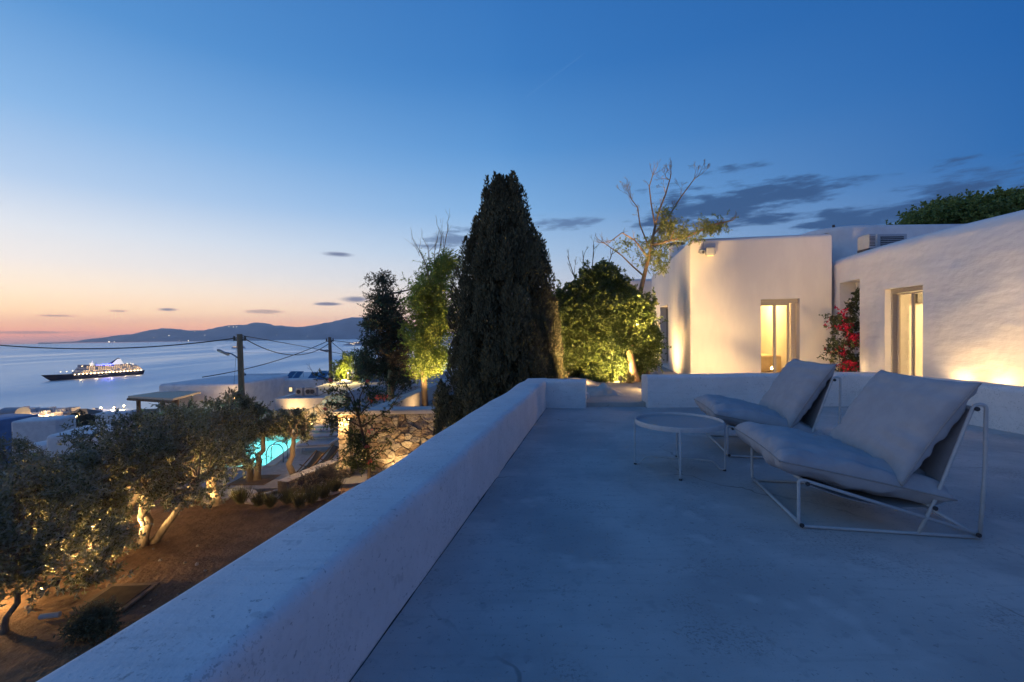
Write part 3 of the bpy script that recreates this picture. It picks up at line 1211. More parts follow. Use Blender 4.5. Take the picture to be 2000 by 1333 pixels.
# chimney with a cap, behind the roof edge
chp = W(1321, 500, 14.5)
ch = MB().lathe((chp.x, chp.y, 0), [(.22, 2.9), (.22, W(1321, 488, 14.5).z), (.25, W(1321, 487, 14.5).z), (.25, W(1321, 483, 14.5).z), (.12, W(1321, 478, 14.5).z)], 12)
chm = ch.build('chimney', PLASTER, house, auto=40)
MB().lathe((chp.x, chp.y, W(1321, 478, 14.5).z), [(.27, .0), (.27, .03), (.1, .07)], 12).build('chimney_cap', DARKMETAL, chm, auto=40)
vp = W(1628, 452, 12.5)
MB().tube([(vp.x, vp.y, 3.2), (vp.x, vp.y, W(1628, 440, 12.5).z)], .035, 8).build('vent_pipe', DARKMETAL, house)

# fittings on the front face
p = V(1372, 492, A1, A2)
sc_ = thing('security_camera', 'small round white security camera near the left roof corner of the house front', 'camera', p)
MB().lathe(p, [(.07, -.01), (.07, .03), (.045, .05)], 14, nA).build('base', FRAME, sc_, auto=40)
q = p + nA * .10 + Vector((-.03, 0, -.02))
cd = (nA + Vector((.25, 0, -.25))).normalized()
MB().lathe(q, [(.035, -.08), (.062, -.06), (.066, .0), (.06, .05), (.045, .065)], 14, cd).build('housing', FRAME, sc_, auto=40)
MB().lathe(q, [(.044, .060), (.03, .068), (.005, .07)], 14, cd).build('lens', DARKMETAL, sc_)
wl = V(1373, 470, A1, A2)
MB().tube([p + nA * .03, p + nA * .02 + eA * .015 + Vector((0, 0, .1)), wl + nA * .015 + Vector((0, 0, .0))], .007, 6).build('cable', FRAME, sc_)
p = V(1386, 492, A1, A2)
wlamp = thing('wall_lamp', 'rounded white wall lamp beside the security camera', 'lamp', p)
mb = MB()
for i in range(9):
    pass
mb.obox(p + nA * .06, eA, nA, (0, 0, 1), .115, .06, .105)
mb.build('shade', FRAME, wlamp, bevel=.045)
MB().obox(p + nA * .06 - Z3 * .107, eA, nA, (0, 0, 1), .07, .035, .004).build('lens', EM('dim_lamp_lens', WARM, 1.2), wlamp)

# condensers on the wing roof
for (px0, px1, dpt, lab) in ((1697, 1711, 9.6, 'small white air conditioner seen end on, left of its pair on the roof'),
                             (1714, 1772, 9.9, 'wide white air conditioner with dark grille on the wing roof')):
    a, b = W(px0, 470, dpt), W(px1, 470, dpt)
    zt = W((px0 + px1) / 2, 457, dpt).z
    ac = thing('air_conditioner', lab, 'air conditioner', (a.x, a.y, ZC))
    MB().box((a.x, a.y, ZC + .03), (b.x, a.y + .32, zt)).build('casing', FRAME, ac, bevel=.015)
    g = MB()
    g.box((a.x + (b.x - a.x) * .10, a.y - .006, ZC + .08), (b.x - (b.x - a.x) * .12, a.y + .004, zt - .05))
    gr = g.build('grille', DARKMETAL, ac)
    for i in range(7):
        z_ = ZC + .10 + (zt - .06 - ZC - .10) * i / 6
        MB().box((a.x + (b.x - a.x) * .10, a.y - .016, z_), (b.x - (b.x - a.x) * .12, a.y - .007, z_ + .012)).build('slat', FRAME, gr)
    for f_ in (.1, .9):
        xx = a.x + (b.x - a.x) * f_
        MB().box((xx - .03, a.y + .02, ZC - .02), (xx + .03, a.y + .3, ZC + .03)).build('foot', DARKMETAL, ac)

# ------------------------------------------------------------------ house lights
gs = 'spotlights along the house walls'
for (px, lab, pw) in ((1322, 'ground spotlight washing the side wall right of the tall window', 300),
                      (1284, 'ground spotlight washing the side wall left of the tall window', 330)):
    b = V(px, 700, A1, A4)
    pos = Vector((b.x, b.y, UZ)) + nS * 1.0
    uplight(lab, pos, pos - nS * .9 + Vector((0, 0, 1)), pw, 130, gs)
for (px, lab, pw) in ((1885, 'ground spotlight under the lumpy wing wall, nearer the door', 26),
                      (1962, 'ground spotlight under the lumpy wing wall, near the right edge', 26)):
    b = onC(px, 740)
    pos = Vector((b.x, b.y, UZ)) + nC * .17
    uplight(lab, pos, pos - nC * .02 + Vector((0, 0, 1)), pw, 140, gs)
b = onC(1681, 700)
pos = Vector((b.x, b.y, UZ)) + nC * .10 - Vector((0, .12, 0))
uplight('ground spotlight at the foot of the niche behind the bougainvillea', pos, pos + Vector((.05, .0, 1)), 16, 60, gs)
pos = Vector((4.10, BP0.y + .75, UZ))
uplight('ground spotlight behind the parapet aimed at the house front', pos, V(1470, 600, A1, A2), 640, 140, gs, rad=.06)
pos = Vector((6.55, 9.35, UZ))
uplight('ground spotlight in the corner by the bougainvillea', pos, Vector((6.6, 10.9, 1.3)), 45, 150, gs, rad=.05)


pos = Vector((6.42, 4.7, UZ))  # lamp out of view, added to brighten the wing wall
uplight('added unseen ground spotlight behind the right parapet grazing the wing wall', pos, Vector((7.35, 8.6, 2.3)), 420, 75, gs, rad=.05)


# ------------------------------------------------------------------ furniture on the terrace
def pillow(name, c, ax, ay, n, L, Wd, T, parent, seed, mat, wr=.010, pinch=.07, fold_dir=0, ex=.42):
    """soft cushion: two bulging faces meeting in a seam, corners pulled out, folds"""
    c, ax, ay, n = Vector(c), Vector(ax).normalized(), Vector(ay).normalized(), Vector(n).normalized()
    k = 36
    mb = MB()
    idx = {}

    def pos(s, t, side):
        x = s * L / 2 * (1 - pinch * (1 - abs(t) ** 2.2))
        y = t * Wd / 2 * (1 - pinch * (1 - abs(s) ** 2.2))
        h = max(0., (1 - abs(s) ** 3.2) * (1 - abs(t) ** 3.2)) ** ex
        edge = 4 * h * (1 - h) + .25 * h
        f = noise.noise(Vector((s * (1.3 if fold_dir == 0 else 6.5) + seed, t * (8.5 if fold_dir == 0 else 1.3), seed)))
        f += .5 * noise.noise(Vector((s * 4 + seed, t * 4, seed + 7)))
        hh = T / 2 * h + wr * f * edge * 1.6
        return c + ax * x + ay * y + n * (hh * side)
    for side in (1, -1):
        for i in range(k + 1):
            for j in range(k + 1):
                s = -1 + 2 * i / k
                t = -1 + 2 * j / k
                s = math.sin(s * math.pi / 2) * .5 + s * .5
                t = math.sin(t * math.pi / 2) * .5 + t * .5
                b_ = i in (0, k) or j in (0, k)
                if b_ and side == -1:
                    idx[(i, j, -1)] = idx[(i, j, 1)]
                else:
                    idx[(i, j, side)] = len(mb.v)
                    mb.v.append(tuple(pos(s, t, side)))
        for i in range(k):
            for j in range(k):
                q = (idx[(i, j, side)], idx[(i + 1, j, side)], idx[(i + 1, j + 1, side)], idx[(i, j + 1, side)])
                mb.f.append(q if side == 1 else tuple(reversed(q)))
    o = mb.build(name, mat, parent, smooth=True)
    ring = []
    m = 20
    for (a, b_) in (((-1, -1), (1, -1)), ((1, -1), (1, 1)), ((1, 1), (-1, 1)), ((-1, 1), (-1, -1))):
        for i in range(m):
            s = a[0] + (b_[0] - a[0]) * i / m
            t = a[1] + (b_[1] - a[1]) * i / m
            ring.append(pos(s, t, 1))
    ring.append(ring[0])
    MB().tube(ring, .005, 5, False).build('seam', PIPING if mat is CLOTH else mat, o, smooth=True)
    return o


def round_path(pts, r=.04, k=4):
    """polyline with rounded bends"""
    P = [Vector(p) for p in pts]
    out = [P[0]]
    for i in range(1, len(P) - 1):
        a, b, c = P[i - 1], P[i], P[i + 1]
        u, v = (a - b), (c - b)
        rr = min(r, u.length * .45, v.length * .45)
        u.normalize()
        v.normalize()
        for j in range(k + 1):
            t = j / k
            out.append((b + u * rr) * (1 - t) ** 2 + b * 2 * t * (1 - t) + (b + v * rr) * t ** 2)
    out.append(P[-1])
    return out


def lounge_chair(loc, rz, label, seed):
    """built at the origin, u = x from the front to the back, v = y across, then moved"""
    t = thing('lounge_chair', label, 'chair', (0, 0, 0), 'low lounge chairs with grey cushions')
    Wd, D, r = .92, .97, .0105
    for y in (0, Wd):
        fr = MB()
        fr.tube(round_path([(D - .015, y, .035), (.03, y, .305), (0, y, .30), (0, y, .012), (D * .5, y, .012), (D, y, .012)], .035), r, 8)
        fr.build('side_rail', FRAME, t, smooth=True)
        fr = MB()
        fr.tube(round_path([(D, y, .012), (D + .025, y, .40), (D + .03, y, .80), (D - .03, y, .80), (.735, y, .20), (.655, y, .012)], .032), r, 8)
        fr.build('back_rail', FRAME, t, smooth=True)
        MB().tube([(.722, y, .166), (D - .03, y, .03)], r * .8, 8).build('brace', FRAME, t, smooth=True)
    for (x, z, nm) in ((.012, .022, 'front_crossbar'), (D - .015, .03, 'rear_crossbar'), (.045, .285, 'seat_crossbar'),
                       (D - .025, .775, 'back_crossbar'), (.735, .175, 'lower_crossbar')):
        b = MB().tube([(x, -.012, z), (x, Wd + .012, z)], r * 1.15, 8).build(nm, FRAME, t, smooth=True)
        for y in (-.016, Wd + .016):
            MB().tube([(x, y - .004, z), (x, y + .004, z)], r * 1.3, 8).build('end_cap', RUBBER, b)
    # sling cloths
    for (p, q, sag, nm) in (((.05, .280), (.74, .165), .05, 'seat_sling'), ((.745, .175), (D - .03, .772), -.02, 'back_sling')):
        mb = MB()
        n = 10
        for i in range(n + 1):
            f = i / n
            x = p[0] + (q[0] - p[0]) * f
            z = p[1] + (q[1] - p[1]) * f - sag * 4 * f * (1 - f)
            mb.v += [(x, .03, z), (x, Wd - .03, z), (x, Wd - .03, z - .006), (x, .03, z - .006)]
        for i in range(n):
            k = i * 4
            for a, b in ((0, 1), (1, 2), (2, 3), (3, 0)):
                mb.f.append((k + a, k + b, k + 4 + b, k + 4 + a))
        mb.f += [(3, 2, 1, 0), (n * 4, n * 4 + 1, n * 4 + 2, n * 4 + 3)]
        mb.build(nm, SLING, t)
    # cushions
    a, b = Vector((-.13, 0, .405)), Vector((.82, 0, .215))
    ax = (b - a).normalized()
    n = Vector((0, 1, 0)).cross(ax) * -1
    n = n if n.z > 0 else -n
    pillow('seat_cushion', (a + b) / 2 + Vector((0, Wd / 2 + .02, 0)) + n * .025, ax, (0, 1, 0), n, (b - a).length, 1.05, .235, t, seed, CLOTH, .028, .06, 0, .34)
    a, b = Vector((.60, 0, .315)), Vector((.965, 0, .885))
    ax = (b - a).normalized()
    n = Vector((0, 1, 0)).cross(ax)
    n = n if n.x < 0 else -n
    pillow('back_cushion', (a + b) / 2 + Vector((0, Wd / 2, 0)) + n * .03, ax, (0, 1, 0), n, (b - a).length + .06, .97, .205, t, seed + 3, CLOTH, .011, .07, 1, .40)
    t.location = loc
    t.rotation_euler = (0, 0, rz)
    return t


lounge_chair(G(1560, 1031, 0), R_(-11.3), 'grey cushioned lounge chair nearer the camera, largest in the picture', 1.7)
lounge_chair(G(1421, 893, 0), R_(-11.3), 'grey cushioned lounge chair farther back, behind the round table', 5.2)


def side_table():
    f1, f2 = G(1240, 907, 0), G(1416, 920, 0)
    c = (f1 + f2) / 2
    rad = (f2 - f1).length / 2 - .004
    t = thing('side_table', 'low round white metal table with perforated top beside the chairs', 'table', c)
    zt = .445
    mb = MB()
    k = 48
    MB().lathe(c, [(rad - .004, zt - .045), (rad, zt - .044), (rad, zt - .002), (rad - .002, zt), (rad - .006, zt), (rad - .008, zt - .002), (rad - .008, zt - .04)], k).build('rim', FRAME, t, auto=50)
    mb = MB()
    for i in range(k):
        a = 2 * math.pi * i / k
        mb.v.append((c.x + (rad - .009) * math.cos(a), c.y + (rad - .009) * math.sin(a), zt - .022))
    mb.f = [tuple(range(k))]
    mb.build('table_top', PERF, t)
    d1 = (f2 - f1).normalized()
    d2 = Vector((-d1.y, d1.x, 0))
    for d in (d1, d2):
        pts = []
        if d is d1:
            raw = [(-rad, zt - .02), (-rad, .012), (-rad + .04, .012), (-rad + .10, .085), (rad - .10, .085), (rad - .04, .012), (rad, .012), (rad, zt - .02)]
        else:
            raw = [(-rad, zt - .02), (-rad, .012), (-rad + .03, .012), (-rad + .10, .078), (rad - .10, .078), (rad - .03, .012), (rad, .012), (rad, zt - .02)]
        pts = [c + d * (a * 1.012) + Vector((0, 0, z)) for a, z in raw]
        MB().tube(round_path(pts, .035), .0075, 8).build('leg_rod', FRAME, t, smooth=True)
        for s in (-1, 1):
            q = c + d * (rad * 1.0) * s
            MB().tube([q, q + Vector((0, 0, .012))], .014, 8).build('foot', RUBBER, t)


side_table()


ORD = ['first', 'second', 'third', 'fourth', 'fifth', 'sixth', 'seventh', 'eighth', 'ninth', 'tenth', 'eleventh', 'twelfth']
# ------------------------------------------------------------------ plants
def gnarled(p, q, r0, r1, rs, k=6, wob=.06, sides=8):
    p, q = Vector(p), Vector(q)
    pts, rr = [], []
    L = (q - p).length
    for i in range(k + 1):
        t = i / k
        w = Vector(tuple(rs.normal(size=3))) * wob * L * (math.sin(math.pi * t) * .9 + .02)
        pts.append(p.lerp(q, t) + w)
        rr.append(r0 + (r1 - r0) * t ** .8)
    return pts, rr, sides


def olive_tree(base, cc, rad, label, seed, n_clump=34, trunks=2, r0=.09, lean=(0, 0), leaf_n=26, mat=OLIVE, low=None, bark=BARK):
    """base: ground point; cc: crown centre; rad: crown half sizes"""
    rs = np.random.RandomState(seed)
    base, cc = Vector(base), Vector(cc)
    n_clump = int(n_clump * 1.45)
    t = thing('olive_tree', label, 'tree', base, 'olive trees in the garden')
    tr = MB()
    heads = []
    for i in range(trunks):
        a = 2 * math.pi * i / max(1, trunks) + rs.uniform(0, 1)
        off = Vector((math.cos(a), math.sin(a), 0)) * (.10 if trunks > 1 else 0)
        head = cc + Vector((math.cos(a) * rad[0] * .35, math.sin(a) * rad[1] * .35, -rad[2] * .45)) if trunks > 1 else cc + Vector((0, 0, -rad[2] * .5))
        pts, rr, sd = gnarled(base + off - Vector((0, 0, .1)), head, r0, r0 * .55, rs, 7, .05)
        rr[0] *= 1.35
        tr.tube(pts, rr, sd)
        heads.append((head, r0 * .55))
    tr.build('trunk', bark, t, smooth=True)
    # clumps through the crown volume, denser at the skin
    C = []
    while len(C) < n_clump:
        v = rs.normal(size=3)
        v /= np.linalg.norm(v)
        rr = rs.uniform(.35, 1) ** .5
        if v[2] < -.75:
            continue
        bump = 1 + .22 * math.sin(v[0] * 5 + seed) * math.cos(v[1] * 4 + v[2] * 5 + seed)
        C.append(np.array(cc) + v * rr * bump * np.array(rad) * .82)
    C = np.array(C)
    br = MB()
    for c in C[: int(n_clump * .7)]:
        h, hr = heads[int(rs.randint(len(heads)))]
        pts, rr, sd = gnarled(h, Vector(tuple(c)), hr * .6, .007, rs, 4, .08, 5)
        br.tube(pts, rr, sd, False)
    br.build('branches', bark, t, smooth=True)
    ns = 17
    O = np.repeat(C, ns, axis=0) + rs.normal(size=(len(C) * ns, 3)) * .07 * np.array(rad).mean()
    D = rs.normal(size=(len(O), 3)) * .75 + (O - np.array(cc)) / np.array(rad) * .55 + np.array([0, 0, .28])
    Ln = rs.uniform(.18, .42, len(O)) * min(1.1, np.array(rad).mean() * .8)
    P, LD = shoots(O, norm(D), Ln, leaf_n, rs, .75)
    leaves('crown', P, LD, .085, .014, mat, t, rs)
    return t


def tree_at(px, py, cpx, cpy, wpx, hpx, label, seed, dy=0.0, **kw):
    b = G(px, py, ZG)
    Y = b.y + dy
    c = W(cpx, cpy, Y)
    k = Y / F
    return olive_tree(b, c, (wpx * k * 1.2, wpx * k * 1.1, hpx * k * 1.2), label, seed, **kw)


tree_at(283, 1058, 318, 902, 146, 84, 'multi-trunked olive tree with uplit trunks at the centre of the brown soil', 11, trunks=3, r0=.10, n_clump=62, leaf_n=26)
tree_at(421, 984, 408, 866, 82, 66, 'olive tree whose short trunk is brightly lit by a spotlight at its foot', 23, trunks=1, r0=.17, n_clump=46, bark=BARK_PALE)
tree_at(497, 938, 492, 828, 48, 40, 'twin-trunked olive tree in a paving pit by the pool corner', 31, trunks=2, r0=.13, n_clump=34)
tree_at(569, 934, 573, 836, 36, 32, 'slender leaning pale-trunked olive tree beside the deck chairs', 47, trunks=1, r0=.12, n_clump=17, leaf_n=20, bark=BARK_PALE)
tree_at(4, 1238, 44, 1050, 160, 128, 'large olive tree at the left edge with glowing lower leaves', 53, dy=.5, trunks=1, r0=.06, n_clump=62, leaf_n=26)
tree_at(196, 1090, 165, 1015, 62, 54, 'low olive with golden lower leaves beside the multi-trunked one', 101, dy=-.3, trunks=1, r0=.06, n_clump=26)
tree_at(120, 1085, 75, 965, 118, 66, 'dark olive tree behind the big one at the left edge', 61, dy=.8, trunks=2, r0=.09, n_clump=46)
tree_at(225, 1010, 288, 880, 60, 52, 'olive tree standing behind the multi-trunked one', 71, dy=.6, trunks=2, r0=.1, n_clump=26)
tree_at(455, 905, 450, 806, 50, 34, 'round dark olive crown below the nearer utility pole', 83, dy=1.0, trunks=1, r0=.12, n_clump=26)
tree_at(20, 935, 28, 884, 52, 24, 'thin brushy olive at the far left below the houses', 97, dy=2.5, trunks=2, r0=.08, n_clump=16, leaf_n=14)
tree_at(355, 900, 345, 826, 60, 28, 'olive crown below the house with the wooden pergola', 91, dy=1.0, trunks=1, r0=.1, n_clump=22)


def cypress(base, Y, table, label, seed, n=760, group=None):
    """table: (py, px left, px right) outline read as radii over height"""
    rs = np.random.RandomState(seed)
    hz, cx, rr = [], [], []
    for (py, l, r) in table:
        p = W((l + r) / 2, py, Y)
        hz.append(p.z)
        cx.append(p.x)
        rr.append((r - l) / 2 * Y / F)
    hz, cx, rr = hz[::-1], cx[::-1], rr[::-1]
    base = Vector((cx[0], Y, base))
    t = thing('cypress_tree', label, 'tree', base, group)
    MB().tube([base - Vector((0, 0, .2)), (cx[len(cx) // 2], Y, hz[len(hz) // 2]), (cx[-1], Y, hz[-1] - .3)], [.16, .1, .02], 8).build('trunk', BARK, t, smooth=True)
    # upright plumes over the skin
    pl0 = .8 if n > 500 else .5
    h = rs.uniform(hz[0], hz[-1] - .25, n)
    rad = np.interp(h, hz, rr)
    keep = rs.uniform(0, 1, n) < np.clip(rad / max(rr) + .3, 0, 1)
    h, rad = h[keep], rad[keep]
    a = rs.uniform(0, 2 * math.pi, len(h))
    lump = 1 + .07 * np.sin(a * 5 + h * 2.1 + seed) + .06 * np.sin(a * 9 - h * 3.7) + rs.normal(size=len(h)) * .085
    pr = rs.uniform(.08, .20, len(h)) * np.clip(rad / .5, .4, 1)
    q = np.clip(rad * lump - pr * .8, .02, None)
    O = np.stack([np.interp(h, hz, cx) + np.cos(a) * q, Y + np.sin(a) * q, h], 1)
    spires = [(950, 366, .34), (1003, 347, .36), (985, 350, .3), (968, 360, .3), (1020, 398, .34), (1042, 442, .36), (930, 420, .36), (918, 470, .36), (1054, 480, .36), (905, 535, .36),
              (890, 560, .4), (884, 600, .4), (1066, 545, .36)] if n > 500 else []
    for (sx_, sy_, sl) in spires:        # separate tips that break the outline
        p_ = W(sx_, sy_, Y)
        O = np.vstack([O, [[p_.x, Y + rs.normal() * .15, p_.z - sl * .72]]])
        h, a, rad = np.append(h, p_.z - sl), np.append(a, 0), np.append(rad, .3)
        pr = np.append(pr, .085)
    ns_sp = len(spires)
    pl = np.minimum(rs.uniform(.6, 1.15, len(h)) * pl0, (hz[-1] - h) * 1.15 + .12)
    if ns_sp:
        pl[-ns_sp:] = [q_[2] * 1.25 for q_ in spires]
    m = 330
    tt = rs.uniform(0, 1, (len(h), m))
    ang = rs.uniform(0, 2 * math.pi, (len(h), m))
    fat = np.sin(np.clip(tt * .92 + .16, 0, 1) * math.pi) ** .55
    R = pr[:, None] * fat * rs.uniform(.5, 1.1, (len(h), m))
    lean = np.stack([np.cos(a) * -.10, np.sin(a) * -.10, np.ones(len(h))], 1)
    P = O[:, None, :] + lean[:, None, :] * (tt * pl[:, None] - .3 * pl0)[..., None]
    P[..., 0] += np.cos(ang) * R
    P[..., 1] += np.sin(ang) * R
    D = np.stack([np.cos(ang) * .5, np.sin(ang) * .5, np.full_like(ang, 1.0)], -1) + rs.normal(size=P.shape) * .22
    # dense inner mass
    k = 24000 if n > 500 else 5000
    hi = rs.uniform(hz[0], hz[-1] - .3, k)
    ri = np.interp(hi, hz, rr) * rs.uniform(.35, .76, k)
    ai = rs.uniform(0, 2 * math.pi, k)
    Pi = np.stack([np.interp(hi, hz, cx) + np.cos(ai) * ri, Y + np.sin(ai) * ri, hi], 1)
    Di = np.stack([np.cos(ai) * .4, np.sin(ai) * .4, np.ones(k)], 1) + rs.normal(size=(k, 3)) * .3
    leaves('inner_foliage', Pi, Di, .13, .04, CYP, t, rs)
    leaves('crown', P.reshape(-1, 3), D.reshape(-1, 3), .075, .015, CYP, t, rs)
    # cones
    cn = MB()
    ci = rs.choice(len(h), min(len(h), 90 if n > 500 else 16), False)
    for i in ci:
        p = O[i] + np.array([math.cos(a[i]) * (pr[i] + .02), math.sin(a[i]) * (pr[i] + .02), rs.uniform(-.1, .25)])
        s = rs.uniform(.013, .019)
        cn.lathe(p, [(.001, -s), (s * .8, -s * .6), (s, 0), (s * .8, s * .6), (.001, s)], 6)
    cn.build('cones', CONE, t, smooth=True)
    return t


cypress(ZG, 10.4, [(344, 988, 995), (362, 972, 1003), (385, 957, 1012), (410, 946, 1022), (440, 936, 1034), (470, 927, 1046), (520, 912, 1060), (570, 900, 1068),
                   (620, 888, 1074), (680, 878, 1080), (740, 870, 1090), (800, 862, 1096), (860, 858, 1102), (930, 868, 1100), (1010, 890, 1080), (1050, 930, 1040)],
        'tall broad dark cypress rising behind the parapet corner', 5, 640)
cypress(.0, 10.9, [(585, 1066, 1082), (605, 1060, 1088), (640, 1056, 1093), (690, 1054, 1096), (740, 1056, 1096), (778, 1062, 1092)],
        'small narrow cypress against the right side of the tall one', 8, 130)
cypress(ZG, 9.9, [(440, 950, 954), (470, 940, 962), (520, 928, 975), (570, 918, 985)], 'slim cypress spire leaning out of the left side of the tall one', 9, 120) if False else None


def round_bush(base, cc, rad, label, seed, mat, n_clump, leaf, name='shrub', cat='shrub', leaf_n=22, stems=5, bark=BARK, group=None, flat=0.0, shoot=(.12, .3), nshoot=13, skin=.45, lobes=()):
    rs = np.random.RandomState(seed)
    base, cc = Vector(base), Vector(cc)
    t = thing(name, label, cat, base, group)
    C = []
    while len(C) < n_clump:
        v = rs.normal(size=3)
        v /= np.linalg.norm(v)
        if v[2] < -.9:
            continue
        q = rs.uniform(skin, 1) ** .4
        bump = 1 + .12 * math.sin(v[0] * 6 + seed) + .10 * math.cos(v[1] * 5 + v[2] * 6 + seed * 2)
        C.append(np.array(cc) + v * q * bump * np.array(rad) * .88)
    for (lc, lr, ln_) in lobes:
        for _ in range(ln_):
            C.append(np.array(lc) + rs.normal(size=3) * np.array(lr) * .55)
    C = np.array(C)
    st = MB()
    for i in range(stems):
        c = C[int(rs.randint(n_clump))]
        pts, rr, sd = gnarled(base + Vector((rs.normal() * .08, rs.normal() * .08, -.05)), Vector(tuple(c)), .035, .008, rs, 5, .05, 6)
        st.tube(pts, rr, sd)
    st.build('stems', bark, t, smooth=True)
    O = np.repeat(C, nshoot, axis=0)
    O = O + rs.normal(size=O.shape) * .05 * np.mean(rad)
    D = rs.normal(size=O.shape) * .7 + (O - np.array(cc)) / np.array(rad) * .9 + np.array([0, 0, .15])
    P, LD = shoots(O, norm(D), rs.uniform(*shoot, len(O)), leaf_n, rs, .8)
    leaves('crown', P, LD, leaf[0], leaf[1], mat, t, rs)
    if skin > .6:                        # dense twiggy heart of the shrub
        k = 24000
        v = rs.normal(size=(k, 3))
        v /= np.linalg.norm(v, axis=1, keepdims=True)
        Pi = np.array(cc) + v * np.array(rad) * (rs.uniform(.25, .82, k) ** .6)[:, None]
        leaves('inner_foliage', Pi, v + rs.normal(size=(k, 3)) * .7, leaf[0] * 1.4, leaf[1] * 1.5, mat, t, rs)
    return t


bb = W(1185, 770, 12.6)
round_bush((bb.x, bb.y, UZ), W(1168, 650, 12.6), (1.52, 1.4, 1.86), 'big rounded dense green shrub between the cypress and the house', 14, BUSH, 560, (.07, .023), leaf_n=15, shoot=(.08, .22), skin=.72,
           lobes=((W(1243, 612, 10.75), (.30, .25, .36), 34), (W(1225, 660, 10.9), (.35, .25, .3), 24), (W(1180, 745, 11.2), (.5, .3, .2), 20)))
b2 = W(1225, 762, 11.4)
round_bush((b2.x, b2.y, UZ), (b2.x - .05, b2.y, .55), (.50, .35, .48), 'low shrub glowing in the spotlight at the foot of the bare tree', 15, BUSH, 46, (.06, .017), leaf_n=13)
b3 = W(1262, 760, 12.4)
round_bush((b3.x, b3.y, UZ), (b3.x, b3.y, .75), (.40, .35, .65), 'small lit shrub squeezed between the bare tree and the house wall', 16, BUSH, 36, (.06, .017), leaf_n=13)
b4 = W(1226, 773, 10.6)
round_bush((b4.x, b4.y, UZ), (b4.x, b4.y, .2), (.12, .12, .12), 'tiny dry plant at the edge of the path by the bare trunk', 17, GRASS, 12, (.05, .008), leaf_n=8, shoot=(.05, .12))


def grow(mb, tips, p, d, L, r, depth, rs, spread=.55, up=.12, seg=3, kink=.13, shrink=.72):
    pts, rr = [p], [r]
    q = p
    for i in range(seg):
        d = (d + Vector(tuple(rs.normal(size=3))) * kink + Vector((0, 0, up * .3))).normalized()
        q = q + d * (L / seg)
        pts.append(q)
        rr.append(max(.003, r * (1 - .35 * (i + 1) / seg)))
    mb.tube(pts, rr, 6 if r > .02 else 4, False)
    if depth == 0:
        tips.append((q, d))
        return
    n = 2 if rs.uniform() < .6 else 3
    for i in range(n):
        nd = (d + Vector(tuple(rs.normal(size=3))) * spread + Vector((0, 0, up))).normalized()
        grow(mb, tips, pts[-1] if i < 2 else pts[-2], nd, L * shrink * rs.uniform(.75, 1.15), rr[-1] * .72, depth - 1, rs, spread, up, seg, kink, shrink)


def bare_tree():
    rs = np.random.RandomState(77)
    Y = 10.9
    base = W(1246, 772, Y)
    base.z = UZ
    t = thing('bare_tree', 'leaning half-bare tree with uplit pale trunk in front of the house corner', 'tree', base)
    mb = MB()
    path = [base - Vector((0, 0, .1)), W(1238, 730, Y), W(1230, 690, Y), W(1234, 640, Y), W(1246, 590, Y), W(1258, 540, Y), W(1270, 490, Y), W(1280, 440, Y)]
    mb.tube(path, [.11, .09, .078, .070, .060, .050, .040, .028], 8)
    tips = []

    def limb(pts, r0, depth=3, L=.24, n=4, Yk=None):
        P = [W(a, b, Y + (c if c else 0)) for a, b, c in pts]
        mb.tube(P, [r0 * (1 - .5 * i / (len(P) - 1)) for i in range(len(P))], 6, False)
        for k in range(1, len(P)):
            for j in range(n if k > len(P) // 2 else 1):
                d = (P[k] - P[k - 1]).normalized()
                d = (d + Vector(tuple(rs.normal(size=3))) * .6 + Vector((0, 0, .3))).normalized()
                grow(mb, tips, P[k], d, L * rs.uniform(.5, .95), r0 * .36, depth - 1, rs, .5, .2)
    limb([(1280, 440, 0), (1288, 410, -.1), (1300, 380, -.1), (1308, 352, 0)], .026, 4)
    limb([(1276, 460, 0), (1305, 425, .2), (1330, 385, .3), (1356, 350, .3)], .021, 4)
    limb([(1270, 490, 0), (1250, 440, .2), (1245, 405, .3), (1232, 388, .3)], .019, 4)
    limb([(1266, 505, 0), (1240, 470, -.3), (1215, 455, -.4), (1195, 470, -.5)], .022, 2)
    limb([(1258, 540, 0), (1235, 520, .3), (1215, 500, .4), (1180, 475, .5)], .022, 2)
    limb([(1272, 480, 0), (1310, 470, -.3), (1345, 462, -.5), (1390, 440, -.6), (1425, 432, -.6)], .032, 2, .25, 2)
    limb([(1280, 445, 0), (1272, 400, .1), (1268, 365, .1), (1275, 342, 0)], .02, 2)
    mb.build('trunk', BARK_WARM, t, smooth=True)
    lv = []
    for (a, b, wx, wy, n) in ((1300, 440, 14, 26, 44), (1325, 455, 22, 14, 34), (1285, 500, 16, 18, 26), (1290, 470, 20, 20, 24), (1262, 505, 16, 16, 10), (1395, 442, 26, 12, 34),
                              (1350, 462, 20, 8, 16), (1225, 478, 18, 10, 10), (1292, 520, 14, 12, 12), (1265, 480, 22, 16, 10)):
        for _ in range(n):
            p = W(a + rs.normal() * wx * .6, b + rs.normal() * wy * .6, Y + rs.normal() * .25 - (.5 if a > 1340 else 0))
            lv.append(tuple(p))
    lv = np.array(lv)
    O = np.repeat(lv, 5, axis=0) + rs.normal(size=(len(lv) * 5, 3)) * .03
    D = norm(rs.normal(size=O.shape) + np.array([0, 0, -.35]))
    P, LD = shoots(O, D, rs.uniform(.1, .2, len(O)), 14, rs, .4, .3)
    leaves('leaf_sprays', P, LD, .05, .008, PEPPER, t, rs)


bare_tree()


